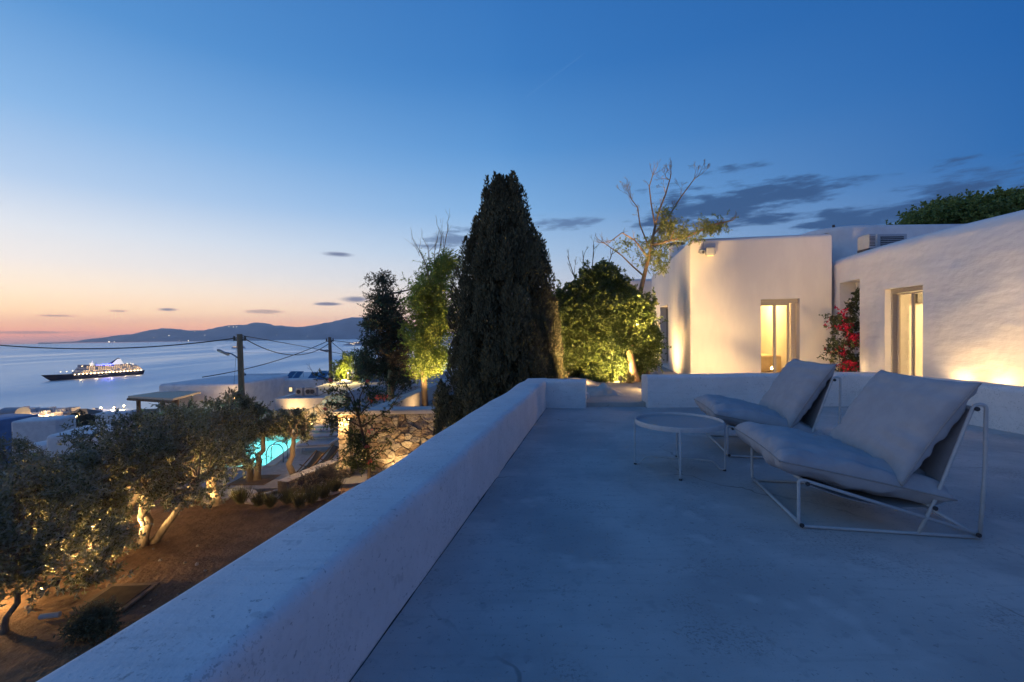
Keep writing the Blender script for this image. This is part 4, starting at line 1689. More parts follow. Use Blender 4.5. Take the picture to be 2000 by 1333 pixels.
def twiggy(label, base, tops, seed, Y, L=.4):
    rs = np.random.RandomState(seed)
    t = thing('bare_shoots', label, 'tree', base)
    mb = MB()
    tips = []
    for (a, b) in tops:
        q = W(a, b, Y)
        mb.tube([Vector(base), Vector(base).lerp(q, .55) + Vector((0, 0, .1)), q], [.03, .018, .008], 5, False)
        for k in range(3):
            p = Vector(base).lerp(q, rs.uniform(.6, .95))
            d = ((q - Vector(base)).normalized() + Vector(tuple(rs.normal(size=3))) * .4).normalized()
            grow(mb, tips, p, d, L * rs.uniform(.6, 1), .009, 2, rs, .45, .25)
    mb.build('trunk', TWIG, t, smooth=True)


twiggy('bare twigs poking above the big rounded shrub', W(1150, 640, 13.0), [(1108, 500), (1138, 490), (1160, 478), (1200, 482)], 4, 13.0, .25)


def feather_tree():
    rs = np.random.RandomState(19)
    Y = 17.5
    base = W(830, 745, Y)
    base.z = -1.52
    t = thing('feathery_tree', 'yellow green feathery tree lit from below beside the cypress', 'tree', base)
    mb = MB()
    tips = []
    mb.tube([base, W(826, 715, Y), W(838, 660, Y), W(845, 590, Y), W(850, 530, Y)], [.13, .11, .09, .06, .04], 7)
    for (a, b, r) in ((808, 468, .022), (835, 480, .02), (866, 452, .02), (876, 440, .018), (850, 470, .02)):
        s = W(846 + rs.uniform(-6, 6), 560, Y)
        q = W(a, b, Y + rs.normal() * .3)
        mb.tube([s, s.lerp(q, .5) + Vector((rs.normal() * .15, 0, 0)), q], [r * 1.6, r, .006], 5, False)
        for k in range(3):
            grow(mb, tips, s.lerp(q, rs.uniform(.6, .95)), ((q - s).normalized() + Vector(tuple(rs.normal(size=3))) * .3).normalized(), .5, .009, 1, rs, .4, .2)
    mb.build('trunk', BARK_PALE, t, smooth=True)
    C = []
    for (a, b, wx, wy, n) in ((845, 560, 38, 34, 60), (850, 620, 44, 40, 90), (825, 655, 30, 26, 50), (838, 700, 34, 26, 45), (865, 520, 24, 22, 30), (815, 590, 18, 22, 22), (820, 720, 16, 14, 16)):
        for _ in range(n):
            C.append(tuple(W(a + rs.normal() * wx * .5, b + rs.normal() * wy * .5, Y + rs.normal() * .7)))
    C = np.array(C)
    O = np.repeat(C, 14, axis=0) + rs.normal(size=(len(C) * 14, 3)) * .10
    D = norm(rs.normal(size=O.shape) * .6 + np.array([.5, 0, .2]))
    P, LD = shoots(O, D, rs.uniform(.25, .55, len(O)), 18, rs, .35, .25)
    leaves('crown', P, LD, .085, .014, TAMA, t, rs)
    return t


feather_tree()


def dark_conifer():
    rs = np.random.RandomState(29)
    Y = 21.0
    base = W(762, 770, Y)
    base.z = -2.6
    t = thing('conifer_tree', 'dark ragged conifer with brown inner foliage left of the feathery tree', 'tree', base)
    mb = MB()
    mb.tube([base - Vector((0, 0, .3)), W(764, 700, Y), W(752, 560, Y)], [.2, .14, .03], 7)
    for i in range(16):
        s = W(762 + rs.uniform(-4, 4), rs.uniform(575, 730), Y)
        q = s + Vector((rs.normal() * .9, rs.normal() * .6, rs.uniform(-.1, .7)))
        mb.tube([s, s.lerp(q, .5) + Vector((0, 0, -.1)), q], [.05, .03, .01], 5, False)
    mb.build('trunk', BARK, t, smooth=True)
    for (nm, mat, spec) in (('crown', CONIFER, ((748, 550, 16, 14, 20), (755, 590, 26, 22, 55), (742, 625, 26, 22, 50), (722, 632, 14, 12, 16), (770, 640, 26, 34, 55), (735, 675, 30, 20, 55),
                                                (715, 705, 16, 18, 30), (712, 725, 14, 12, 24), (750, 715, 26, 22, 45), (790, 720, 18, 26, 30), (775, 745, 20, 12, 22))),
                            ('inner_foliage', CONIFER_BROWN, ((778, 640, 18, 36, 36), (785, 690, 18, 30, 40), (760, 690, 18, 22, 30), (790, 730, 14, 22, 24)))):
        C = []
        for (a, b, wx, wy, n) in spec:
            for _ in range(n):
                C.append(tuple(W(a + rs.normal() * wx * .5, b + rs.normal() * wy * .5, Y + rs.normal() * .9)))
        C = np.array(C)
        O = np.repeat(C, 10, axis=0) + rs.normal(size=(len(C) * 10, 3)) * .10
        D = norm(rs.normal(size=O.shape) * .8 + np.array([-.2, 0, .35]))
        P, LD = shoots(O, D, rs.uniform(.18, .38, len(O)), 15, rs, .5)
        leaves(nm, P, LD, .085, .018, mat, t, rs)


dark_conifer()


def roof_tree():
    rs = np.random.RandomState(39)
    Y = 15.5
    base = W(1900, 560, Y)
    base.z = UZ
    t = thing('leafy_tree', 'broad green tree showing above the right wing of the house', 'tree', base)
    mb = MB()
    mb.tube([base, base + Vector((0, 0, 2.5)), W(1900, 420, Y)], [.2, .16, .08], 8)
    for i in range(9):
        q = W(1790 + i * 32, 425 + rs.normal() * 6, Y)
        mb.tube([base + Vector((0, 0, 3)), (base + Vector((0, 0, 3))).lerp(q, .5), q], [.08, .05, .015], 5, False)
    mb.build('trunk', BARK, t, smooth=True)
    C = []
    for i in range(330):
        a = rs.uniform(1770, 2075)
        top = np.interp(a, [1765, 1790, 1830, 1880, 1930, 1980, 2080], [430, 404, 393, 386, 380, 372, 366])
        b = top + 10 + abs(rs.normal()) * 26
        C.append(tuple(W(a, b, Y + rs.normal() * .8)))
    for i in range(7):
        C.append(tuple(W(rs.uniform(1706, 1768), rs.uniform(449, 453), Y + rs.normal() * .3)))
    C = np.array(C)
    O = np.repeat(C, 9, axis=0) + rs.normal(size=(len(C) * 9, 3)) * .09
    D = norm(rs.normal(size=O.shape) * .8 + np.array([0, 0, .4]))
    P, LD = shoots(O, D, rs.uniform(.12, .32, len(O)), 11, rs, .8)
    leaves('crown', P, LD, .10, .032, ROOFTREE, t, rs)


roof_tree()


def bougainvillea():
    rs = np.random.RandomState(49)
    b = onC(1664, 735)
    base = Vector((b.x, b.y, UZ)) + nC * .18
    t = thing('bougainvillea', 'red flowering bougainvillea climbing in the white wall niche', 'plant', base)
    mb = MB()
    spec = [(1664, 700), (1662, 650), (1650, 625), (1668, 600), (1673, 582), (1640, 640), (1625, 622), (1633, 668), (1618, 690), (1645, 690), (1655, 720), (1668, 720), (1668, 670), (1672, 630)]
    Yb = base.y - .05
    heads = [W(a, c, Yb - (.25 if a < 1640 else 0) + rs.normal() * .05) for a, c in spec]
    for q in heads:
        pts, rr, sd = gnarled(base, q, .014, .004, rs, 5, .07, 5)
        mb.tube(pts, rr, sd, False)
    mb.build('stems', TWIG, t, smooth=True)
    C = []
    R = []
    for q in heads:
        n = 15 if q.x > 6.9 else 8
        for _ in range(n):
            C.append(tuple(q + Vector(tuple(rs.normal(size=3))) * .085))
    for (a, c, n) in ((1652, 636, 7), (1664, 660, 14), (1642, 688, 6), (1664, 712, 7), (1655, 725, 7), (1630, 625, 3), (1648, 612, 4)):
        q = W(a, c, Yb - .12)
        R.append([tuple(q + Vector(tuple(rs.normal(size=3))) * .055) for _ in range(n)])
    for nm, A, mat, L, w, k in [('leaves', C, BOUG, .05, .017, 20)] + [('flower_cluster', r_, RED, .042, .018, 16) for r_ in R]:
        A = np.array(A)
        O = np.repeat(A, 4, axis=0) + rs.normal(size=(len(A) * 4, 3)) * .03
        P, LD = shoots(O, norm(rs.normal(size=O.shape)), rs.uniform(.05, .12, len(O)), k // 3, rs, .9)
        o_ = leaves(nm, P, LD, L, w, mat, t, rs)
        if nm == 'flower_cluster':
            o_['kind'] = 'stuff'


bougainvillea()


def agave():
    rs = np.random.RandomState(59)
    p = Vector((4.42, BP0.y + 1.05, UZ))
    t = thing('agave', 'agave with curved leaves low behind the parapet, before the house front', 'plant', p)
    for i in range(9):
        a = -2.6 + i * .62
        mb = MB()
        L = rs.uniform(.50, .62)
        d = Vector((math.cos(a), math.sin(a), 0))
        s = Vector((-d.y, d.x, 0))
        n = 7
        for k in range(n + 1):
            u = k / n
            c = p + d * (L * u * .9) + Vector((0, 0, .03 + L * (1.25 * u - .72 * u * u)))
            w = .05 * (1 - u ** 2.2) + .002
            mb.v += [tuple(c - s * w), tuple(c + Vector((0, 0, -.012))), tuple(c + s * w)]
        for k in range(n):
            j = k * 3
            mb.f += [(j, j + 1, j + 4, j + 3), (j + 1, j + 2, j + 5, j + 4)]
        mb.build('leaf', BOUG, t, smooth=True)


agave()
# lamps for the plants by the path
gp = 'spotlights among the plants'
pos = W(1212, 768, 10.55)
pos.z = UZ
uplight('ground spotlight before the glowing low shrub', pos, W(1205, 690, 11.9), 330, 150, gp)
pos = Vector((2.80, 9.45, UZ))
uplight('ground spotlight at the foot of the leaning bare tree', pos, W(1276, 480, 10.95), 1500, 60, gp)
pos = W(1126, 768, 9.5)
pos.z = UZ
uplight('ground spotlight under the left side of the big rounded shrub', pos, W(1165, 610, 12.2), 560, 110, gp)
pos = W(862, 752, 16.2)
pos.z = -1.49
uplight('ground spotlight beneath the feathery tree', pos, W(848, 630, 17.5), 2200, 100, 'spotlights among the plants')

pl_ = Vector((2.95, 9.25, UZ))  # unseen lamp added to warm the dark path in the gap
t = thing('path_light', 'unseen added path light behind the back parapet by the gap', 'lamp', pl_)
MB().tube([pl_, pl_ + Vector((0, 0, .22))], .03, 8).build('post', DARKMETAL, t)
MB().lathe(pl_ + Vector((0, 0, .22)), [(.05, 0), (.055, .05), (.05, .07)], 10).build('globe', LAMPGLOW, t)
MB().lathe(pl_ + Vector((0, 0, .295)), [(.09, 0), (.09, .012), (.01, .035)], 12).build('cap', DARKMETAL, t)
bulb(t, pl_ + Vector((-.11, 0, .25)), 26, WARM, .03)

# canvas bundle and small step by the gap
p = W(1172, 776, 8.9)
cb = MB()
k = 34
for i in range(k + 1):
    for j in range(k + 1):
        u, v = i / k * 2 - 1, j / k * 2 - 1
        x, y = p.x + u * .42, 8.75 + v * .28
        r = max(0, 1 - (abs(u) ** 2.2 + abs(v) ** 2.2))
        z = UZ + .004 + r ** .7 * (.13 + .13 * noise.noise(Vector((u * 2.2, v * 2.2, 3))) + .07 * abs(noise.noise(Vector((u * 5, v * 4, 8)))))
        z *= (1.25 - .55 * (u + 1) / 2) if z > UZ + .01 else 1
        cb.v.append((x + .05 * noise.noise(Vector((u * 3, v * 3, 0))), y + .05 * noise.noise(Vector((u * 3, v * 3, 5))), z))
for i in range(k):
    for j in range(k):
        q = i * (k + 1) + j
        cb.f.append((q, q + k + 1, q + k + 2, q + 1))
o = cb.build('canvas_bundle', CANVAS, smooth=True)
tag(o, 'crumpled pale canvas sheet heaped on the path by the parapet gap', 'cloth')
p = G(1143, 790, 0)
MB().box((p.x - .05, p.y + .14, UZ), (p.x + .1, p.y + .35, UZ + .10)).build('step_block', PARAPET, bevel=.015)
tag(bpy.data.objects['step_block'], 'small plaster block at the right end of the short parapet return', 'block')
# low planting mound beside the path
mb = MB()
for i in range(25):
    for j in range(13):
        a = i / 24 * 2 * math.pi
        r = j / 12
        c = W(1150, 762, 10.2)
        h = UZ + .005 + .16 * (1 - r ** 2) if r < 1 else UZ - .05
        mb.v.append((c.x - .30 + math.cos(a) * r * .62, c.y + .1 + math.sin(a) * r * .7, h))
for i in range(24):
    for j in range(12):
        q = i * 13 + j
        mb.f.append((q, q + 1, q + 14, q + 13))
tag(mb.build('planting_mound', PATH, smooth=True), kind='structure')


# ------------------------------------------------------------------ laid stone
def cells(pts, w, h, sx=1.0):
    """Voronoi cells of 2D points inside a w x h rectangle (half-plane clipping)"""
    out = []
    P = np.array(pts)
    for i, p in enumerate(P):
        poly = [(0, 0), (w, 0), (w, h), (0, h)]
        d = np.hypot((P[:, 0] - p[0]) / sx, P[:, 1] - p[1])
        for j in np.argsort(d)[1:22]:
            q = P[j]
            a, b = (q[0] - p[0]) / sx ** 2, q[1] - p[1]
            mx, my = (p[0] + q[0]) / 2, (p[1] + q[1]) / 2
            new = []
            for k in range(len(poly)):
                s, e = poly[k], poly[(k + 1) % len(poly)]
                fs = (s[0] - mx) * a + (s[1] - my) * b
                fe = (e[0] - mx) * a + (e[1] - my) * b
                if fs <= 0:
                    new.append(s)
                if (fs < 0 < fe) or (fe < 0 < fs):
                    t = fs / (fs - fe)
                    new.append((s[0] + (e[0] - s[0]) * t, s[1] + (e[1] - s[1]) * t))
            poly = new
            if len(poly) < 3:
                break
        if len(poly) >= 3:
            out.append(poly)
    return out


def scatter(w, h, size, sx, rs):
    """jittered rows of points, offset like rubble courses"""
    pts = []
    y = size * .5
    row = 0
    while y < h:
        x = size * sx * rs.uniform(.1, .9)
        while x < w:
            pts.append((x + rs.normal() * size * .16 * sx, y + rs.normal() * size * .26))
            x += size * sx * rs.uniform(.45, 1.75)
        y += size * rs.uniform(.62, 1.3)
        row += 1
    for _ in range(int(len(pts) * .4)):          # small filler stones
        pts.append((rs.uniform(0, w), rs.uniform(0, h)))
    return pts


def stone_face(parent, O, u, v, n, w, h, size, sx, seed, mats, gap=.012, proud=.05, name='stone', keep=None, flat=False):
    """every stone a small mesh of its own, set on the plane O + u + v"""
    rs = np.random.RandomState(seed)
    O, u, v, n = Vector(O), Vector(u).normalized(), Vector(v).normalized(), Vector(n).normalized()
    cnt = 0
    for poly in cells(scatter(w, h, size, sx, rs), w, h, sx):
        cx = sum(p[0] for p in poly) / len(poly)
        cy = sum(p[1] for p in poly) / len(poly)
        if keep and not keep(cx, cy):
            continue
        R = max(math.hypot(p[0] - cx, p[1] - cy) for p in poly)
        if R < size * .12:
            continue
        # cut corners so that stones look worn
        pp = []
        cc_ = rs.uniform(.08, .22)
        m = len(poly)
        for i in range(m):
            a, b, c = poly[i - 1], poly[i], poly[(i + 1) % m]
            for (o_, t) in ((a, cc_), (c, cc_)):
                pp.append((b[0] + (o_[0] - b[0]) * t, b[1] + (o_[1] - b[1]) * t))
        g = gap * rs.uniform(.7, 1.7)
        ins = lambda f: [(cx + (p[0] - cx) * f * max(.3, 1 - g / max(R * .75, .01)), cy + (p[1] - cy) * f * max(.3, 1 - g / max(R * .75, .01))) for p in pp]
        d = proud * rs.uniform(.6, 1.35)
        rings = [(ins(1), -.03), (ins(1), d * .55), (ins(.90), d)] if not flat else [(ins(1), -.02), (ins(1), d * .9), (ins(.97), d)]
        mb = MB()
        k = len(pp)
        tilt = (rs.normal() * .07, rs.normal() * .07) if not flat else (rs.normal() * .006, rs.normal() * .006)
        for (ring, z) in rings:
            for (x, y) in ring:
                zz = z + ((x - cx) * tilt[0] + (y - cy) * tilt[1] if z > 0 else 0) + (rs.normal() * d * .09 if z > 0 and not flat else 0)
                mb.v.append(tuple(O + u * x + v * y + n * zz))
        for a in range(2):
            for i in range(k):
                j = (i + 1) % k
                mb.f.append((a * k + i, a * k + j, (a + 1) * k + j, (a + 1) * k + i))
        if flat or True:
            mb.f.append(tuple(2 * k + i for i in range(k)))
        else:
            mb.v.append(tuple(O + u * cx + v * cy + n * d * rs.uniform(1.0, 1.25)))
            for i in range(k):
                mb.f.append((2 * k + i, 2 * k + (i + 1) % k, 3 * k))
        mb.build(name, mats[int(rs.randint(len(mats)))], parent, auto=28)
        cnt += 1
    return cnt


# lower neighbouring terrace: rubble wall with a plaster coping
UP = Vector((0, 0, 1))
ZK = -.95
s0 = G(716, 801, ZK)
s1 = G(905, 799, ZK)
s0.z = s1.z = 0
us = (s1 - s0).normalized()
ns_ = Vector((us.y, -us.x, 0))
sb = G(862, 741, ZK)
sb.z = 0
wall = thing('stone_wall', 'warm-lit rubble stone wall under the plaster coping of the lower terrace', 'wall', (s0.x, s0.y, ZG))
side = (sb - s0).normalized()
core = MB()
core.hexa([tuple((s0 + us * .03 - ns_ * .06).xy), tuple((s1 - ns_ * .06).xy), tuple((s1 - ns_ * .7).xy), tuple((s0 + us * .03 - ns_ * .7).xy)], ZG - .2, ZK - .12)
core.build('core', MORTAR, wall)
stone_face(wall, s0 - ns_ * .055 + UP * (ZG + .55), us, UP, ns_, (s1 - s0).length * .86, ZK - .13 - ZG - .55, .23, 1.5, 3, STONES, .004, .045)
COPE = M('plaster_coping', (.60, .56, .52), (.50, .47, .44), 2.5, .85, .4, 30, .008, speck=[(6, .62, .1, (.36, .33, .31), .6)])
MB().sweep(resample([s0 + ns_ * .05 - us * .06, s1], .25), rrect(0, .62, ZK - .13, ZK, .03), .008, 4).build('coping', COPE, wall, auto=50)
MB().sweep(resample([s0 - us * .05 + side * .6, sb], .5), rrect(-.40, 0, ZK - .75, ZK - .003, .03), .008, 6).build('side_coping', COPE, wall, auto=50)
MB().sweep(resample([s0 + us * .06 + side * .62, sb + us * .1], .8), [(-.28, ZG - .2), (-.08, ZG - .2), (-.08, ZK - .74), (-.28, ZK - .74)]).build('side_wall', PLASTER, wall)
MB().hexa([tuple((s0 + us * .35 + side * .58).xy), tuple((s1 + side * .58).xy), tuple((s1 + side * 9).xy), tuple((s0 + us * .35 + side * 9).xy)], ZK - 1.0, ZK - .55).build('terrace_slab', ROOFGREY, wall)
pos = s0 + us * 1.35 + ns_ * .38
pos.z = ZG + 1.0
# planting ledge that carries the wall lights
led = MB().hexa([tuple((s0 + us * .2 + ns_ * .75).xy), tuple((s1 + ns_ * .75).xy), tuple((s1 + ns_ * .03).xy), tuple((s0 + us * .2 + ns_ * .03).xy)], ZG - .1, ZG + .45).build('planter_ledge', SOIL)
tag(led, 'raised soil bed along the foot of the warm-lit stone wall', kind='structure')
for k_, f_ in enumerate((.9, 1.9)):
    pos = s0 + us * f_ + ns_ * .34
    pos.z = ZG + .45
    uplight('ground spotlight grazing the rubble wall, %s end' % ('left' if k_ == 0 else 'right'), pos, pos - ns_ * .10 + UP, 130, 130, 'spotlights below the rubble wall')
pos = s0 + us * 1.2 + side * 3.2
pos.z = ZK - .55
uplight('ground spotlight on the lower terrace lighting the inside of its coping', pos, pos - us * .6 + UP * .25, 40, 140, 'spotlights on the lower terrace')

# porch with a stone pillar beside it
pz = W(680, 808, 15.6).z
p0, p1 = W(650, 800, 15.3), W(716, 800, 15.3)
porch = thing('stone_porch', 'small flat-roofed stone porch glowing beside the rubble wall', 'porch', (p0.x, p0.y, ZG))
MB().box((p0.x, 15.3, pz), (p1.x + .3, 17.6, pz + .13)).build('roof', ROOFGREY, porch, bevel=.02)
MB().box((p0.x + .05, 15.36, pz - .10), (p1.x + .25, 15.46, pz - .002)).build('beam', WOOD, porch)
q0, q1 = W(661, 860, 15.5), W(683, 860, 15.5)
MB().box((q0.x + .04, 15.54, ZG - .2), (q1.x - .04, 15.9, pz - .1)).build('pillar', MORTAR, porch)
stone_face(porch, (q0.x, 15.53, ZG), (1, 0, 0), UP, (0, -1, 0), q1.x - q0.x, pz - .1 - ZG, .20, 1.2, 5, STONES[::3], .008, .045)
stone_face(porch, (q0.x + .035, 15.9, ZG), (0, -1, 0), UP, (-1, 0, 0), .38, pz - .1 - ZG, .20, 1.2, 6, STONES[::3], .008, .045)
r0, r1 = W(684, 860, 17.0), W(718, 860, 17.0)
MB().box((r0.x - .28, 17.06, ZG - .2), (r1.x + .6, 17.4, pz - .002)).build('rear_wall', MORTAR, porch)
stone_face(porch, (r0.x - .30, 17.05, ZG), (1, 0, 0), UP, (0, -1, 0), r1.x - r0.x + .9, pz - .02 - ZG, .22, 1.3, 7, STONES[::3], .008, .05)
pos = Vector(((q0.x + q1.x) / 2, 15.25, ZG + .75))
uplight('ground spotlight in front of the porch pillar', (pos.x, 15.18, ZG), (pos.x, 15.45, ZG + 1.4), 55, 120, 'spotlights round the porch')
uplight('ground spotlight inside the porch against its rear wall', (r0.x + .5, 16.75, ZG), (r0.x + .5, 17.0, ZG + 1.4), 160, 140, 'spotlights round the porch')

plp = W(676, 832, 15.2)
pll = thing('porch_lamp', 'lamp under the roof edge of the stone porch', 'lamp', plp)
MB().tube([(plp.x, 15.42, pz - .05), (plp.x, 15.42, pz - .16)], .015, 6).build('stem', DARKMETAL, pll)
MB().lathe((plp.x, 15.42, pz - .20), [(.02, -.05), (.05, 0), (.02, .05)], 10).build('globe', LAMPGLOW, pll, smooth=True)
bulb(pll, (plp.x - .25, 15.2, pz - .30), 95, WARM, .06)

# ------------------------------------------------------------------ pool and its deck
PA, PB, PC = G(519, 912, ZG), G(605, 849, ZG), G(440, 915, ZG)
edge = (PB - PA).normalized()
lat = Vector((-edge.y, edge.x, 0))      # to the left
PL = (PB - PA).length
PW = 4.6
pool = [PA, PB, PA + lat * PW + edge * PL, PA + lat * PW]


def in_pool(x, y, m=0.0):
    d = Vector((x, y, 0)) - Vector((PA.x, PA.y, 0))
    return -m < d.dot(edge) < PL + m and -m < d.dot(lat) < PW + m


dk = MB()
far_y = 24.6


def dq(a, b, c, d, z=ZG):
    dk.hexa([tuple(Vector(p).xy) for p in (a, b, c, d)], ZG - .25, z)


E0, L0 = edge, lat
dq(PA - E0 * 2.6 - L0 * 5.6, PA + E0 * (PL + 1.6) - L0 * 5.6, PA + E0 * (PL + 1.6), PA - E0 * 2.6)
dq(PA - E0 * 2.6 + L0 * .001, PA + L0 * .001, PA + L0 * (PW + 2), PA - E0 * 2.6 + L0 * (PW + 2))
dq(PA + E0 * PL + L0 * .001, PA + E0 * (PL + 1.6) + L0 * .001, PA + E0 * (PL + 1.6) + L0 * (PW + 2), PA + E0 * PL + L0 * (PW + 2))
dq(PA + L0 * PW + E0 * .001, PA + L0 * PW + E0 * (PL - .001), PA + L0 * (PW + 2) + E0 * (PL - .001), PA + L0 * (PW + 2) + E0 * .001)
deck = dk.build('pool_deck', GROUT)
tag(deck, 'crazy-paved stone deck round the pool', kind='structure')
DO = PA - E0 * 2.6 - L0 * 5.6


def keep_flag(x, y):
    p = DO + E0 * x + L0 * y
    if not in_pool(p.x, p.y, .34):
        # leave the planting pit open and skip what the parapet hides
        pit = G(497, 938, ZG)
        return (Vector((p.x, p.y, 0)) - Vector((pit.x, pit.y, 0))).length > .75
    return False


stone_face(deck, DO + UP * ZG, E0, L0, UP, PL + 4.2, 5.6 + PW + 1.2, .56, 1.25, 12, FLAGS, .022, .022, 'flagstone', keep_flag, True)
# pit with soil for the olive tree
pit = G(497, 938, ZG)
MB().box((pit.x - .62, pit.y - .55, ZG - .1), (pit.x + .62, pit.y + .55, ZG + .010)).build('planting_pit', SOIL)
tag(bpy.data.objects['planting_pit'], kind='structure')
# coping stones along the pool rim
rim = [(PA, E0, PL, -L0), (PA + L0 * PW, E0, PL, L0), (PA, L0, PW, -E0), (PA + E0 * PL, L0, PW, E0)]
for (o_, d_, ln, out_) in rim:
    n = int(ln / .55)
    for i in range(n):
        MB().obox(o_ + d_ * (ln * (i + .5) / n) + out_ * .12 + UP * (ZG + .018 - o_.z), d_, out_, UP, ln / n / 2 - .008, .17, .018).build('coping_stone', LIME, deck)
TILE = M('turquoise_pool_tile', (.42, .72, .73), (.34, .66, .68), 3, .4)
bs = MB()
q = [Vector((p.x, p.y, 0)) for p in pool]
zb, zt = ZG - 1.4, ZG - .01
for i in range(4):
    a, b = q[i], q[(i + 1) % 4]
    bs.quad((a.x, a.y, zb), (b.x, b.y, zb), (b.x, b.y, zt), (a.x, a.y, zt))
bs.quad(*[(p.x, p.y, zb) for p in q])
pl = thing('swimming_pool', 'glowing turquoise swimming pool behind the olive trees', 'pool', (PA.x, PA.y, ZG))
bs.build('basin', TILE, pl)
wm, N_, L_, g_, fr_ = glass_mat('pool_water', (.72, .96, 1.0), 1.33, .03)
nz_ = N_.new('ShaderNodeTexNoise')
nz_.inputs['Scale'].default_value = 3
bp_ = N_.new('ShaderNodeBump')
bp_.inputs['Strength'].default_value = .25
bp_.inputs['Distance'].default_value = .03
gg_ = N_.new('ShaderNodeNewGeometry')
L_.new(gg_.outputs['Position'], nz_.inputs['Vector'])
L_.new(nz_.outputs[0], bp_.inputs['Height'])
L_.new(bp_.outputs[0], g_.inputs['Normal'])
L_.new(bp_.outputs[0], fr_.inputs['Normal'])
MB().quad(*[(p.x, p.y, ZG - .10) for p in q]).build('water', wm, pl)
for i, (a, b) in enumerate(((.25, .75), (.75, .75), (.25, .25), (.75, .25))):
    c = PA + edge * (PL * a) + lat * (PW * b)
    LM = EM('pool_lamp_lens', (.35, 1.0, .95), 12) if i == 0 else LM
    d_ = MB().lathe((c.x, c.y, zb), [(.13, .0), (.13, .03), (.10, .04)], 12).build('underwater_lamp', STEEL, pl, auto=40)
    MB().lathe((c.x, c.y, zb + .041), [(.095, .0), (.09, .006)], 12).build('lens', LM, d_)
    bulb(pl, (c.x, c.y, zb + .28), 170, (.38, 1.0, .90), .08)
# ladder rails
for s_ in (-.24, .24):
    a = PA + edge * (.75 + s_)
    b_ = [a - lat * .45 + UP * .0, a - lat * .45 + UP * .55, a - lat * .30 + UP * .72, a + lat * .02 + UP * .70, a + lat * .16 + UP * .45, a + lat * .16 + UP * -.6]
    MB().tube(round_path([Vector((p.x, p.y, p.z)) for p in b_], .15), .022, 8).build('ladder_rail', STEEL, pl, smooth=True)

# rubble wall behind the pool
f0, f1 = G(520, 836, ZG), G(676, 838, ZG)
f0.z = f1.z = 0
uf = (f1 - f0).normalized()
nf_ = Vector((uf.y, -uf.x, 0))
gw = thing('garden_wall', 'greenish-lit rubble wall behind the pool and loungers', 'wall', (f0.x, f0.y, ZG))
Lw = (f1 - f0).length
tops = [(0, V(535, 803, f0, f1).z), (.55, V(600, 800, f0, f1).z), (.66, V(628, 788, f0, f1).z), (.76, V(640, 772, f0, f1).z), (1, V(676, 768, f0, f1).z)]


def top_at(x):
    return float(np.interp(x / Lw, [t[0] for t in tops], [t[1] for t in tops]))


mb = MB()
for i in range(13):
    x = Lw * i / 12
    p = f0 + uf * x - nf_ * .05
    z = top_at(x) - .03
    mb.v += [(p.x, p.y, ZG - .3), (p.x, p.y, z), (p.x - nf_.x * .4, p.y - nf_.y * .4, z), (p.x - nf_.x * .4, p.y - nf_.y * .4, ZG - .3)]
for i in range(12):
    k = i * 4
    for a, b in ((0, 1), (1, 2), (2, 3), (3, 0)):
        mb.f.append((k + a, k + b, k + 4 + b, k + 4 + a))
mb.f += [(3, 2, 1, 0), (48, 49, 50, 51)]
mb.build('core', MORTAR, gw)
hw = max(t[1] for t in tops) - ZG
stone_face(gw, f0 - nf_ * .045 + UP * ZG, uf, UP, nf_, Lw, hw, .27, 1.25, 21, [STONES[0], STONES[1], STONES[3]], .010, .05, 'stone',
           lambda x, y: ZG + y < top_at(x) - .06)
pos = V(611, 832, f0, f1)
lp = thing('wall_lantern', 'small glowing round lamp at the foot of the rubble pool wall', 'lamp', (pos.x, pos.y, pos.z))
c = Vector((pos.x, pos.y, ZG + .30)) + nf_ * .20
MB().tube([(c.x, c.y, ZG), (c.x, c.y, c.z - .09)], .02, 8).build('post', DARKMETAL, lp)
MB().lathe(c, [(.03, -.09), (.08, -.06), (.095, 0), (.08, .06), (.02, .095)], 12).build('globe', EM('lantern_globe', (1, .72, .36), 9), lp, smooth=True)
bulb(lp, c + nf_ * .9 + UP * .6, 80, WARM, .06)
bulb(lp, c + nf_ * .16 + UP * .05, 45, WARM, .06)


# sun loungers and deck chairs
def sun_lounger(px, py, label, raised):
    c = G(px, py, ZG)
    t = thing('sun_lounger', label, 'lounger', (c.x, c.y, ZG), 'flat sun loungers lined up by the pool')
    ax = Vector((.985, .17, 0)).normalized()
    ay = Vector((-ax.y, ax.x, 0))
    z = ZG + .30
    MB().obox(c + UP * (z - .03 - c.z) , ax, ay, UP, .95, .32, .022).build('frame', FLAGS[0], t, bevel=.01)
    for i in (-.78, .78):
        for j in (-.26, .26):
            p = c + ax * i + ay * j
            MB().tube([(p.x, p.y, ZG + .02), (p.x, p.y, z - .05)], .022, 6).build('leg', FLAGS[0], t)
    MB().obox(c - ax * .32 + UP * (z + .03 - c.z), ax, ay, UP, .63, .31, .035).build('cushion', CLOTH, t, bevel=.02)
    r = R_(raised)
    bx = ax * math.cos(r) + UP * math.sin(r)
    bn = UP * math.cos(r) - ax * math.sin(r)
    MB().obox(c + ax * .32 + UP * (z + .03 - c.z) + bx * .32, bx, ay, bn, .31, .31, .035).build('backrest', CLOTH, t, bevel=.02)


sun_lounger(630, 882, 'sun lounger nearest the camera in the row by the pool', 30)
sun_lounger(633, 865, 'second sun lounger from the camera in the row by the pool', 5)
sun_lounger(640, 853, 'third sun lounger from the camera in the row by the pool', 5)
sun_lounger(648, 844, 'farthest sun lounger in the row, next to the rubble wall', 5)


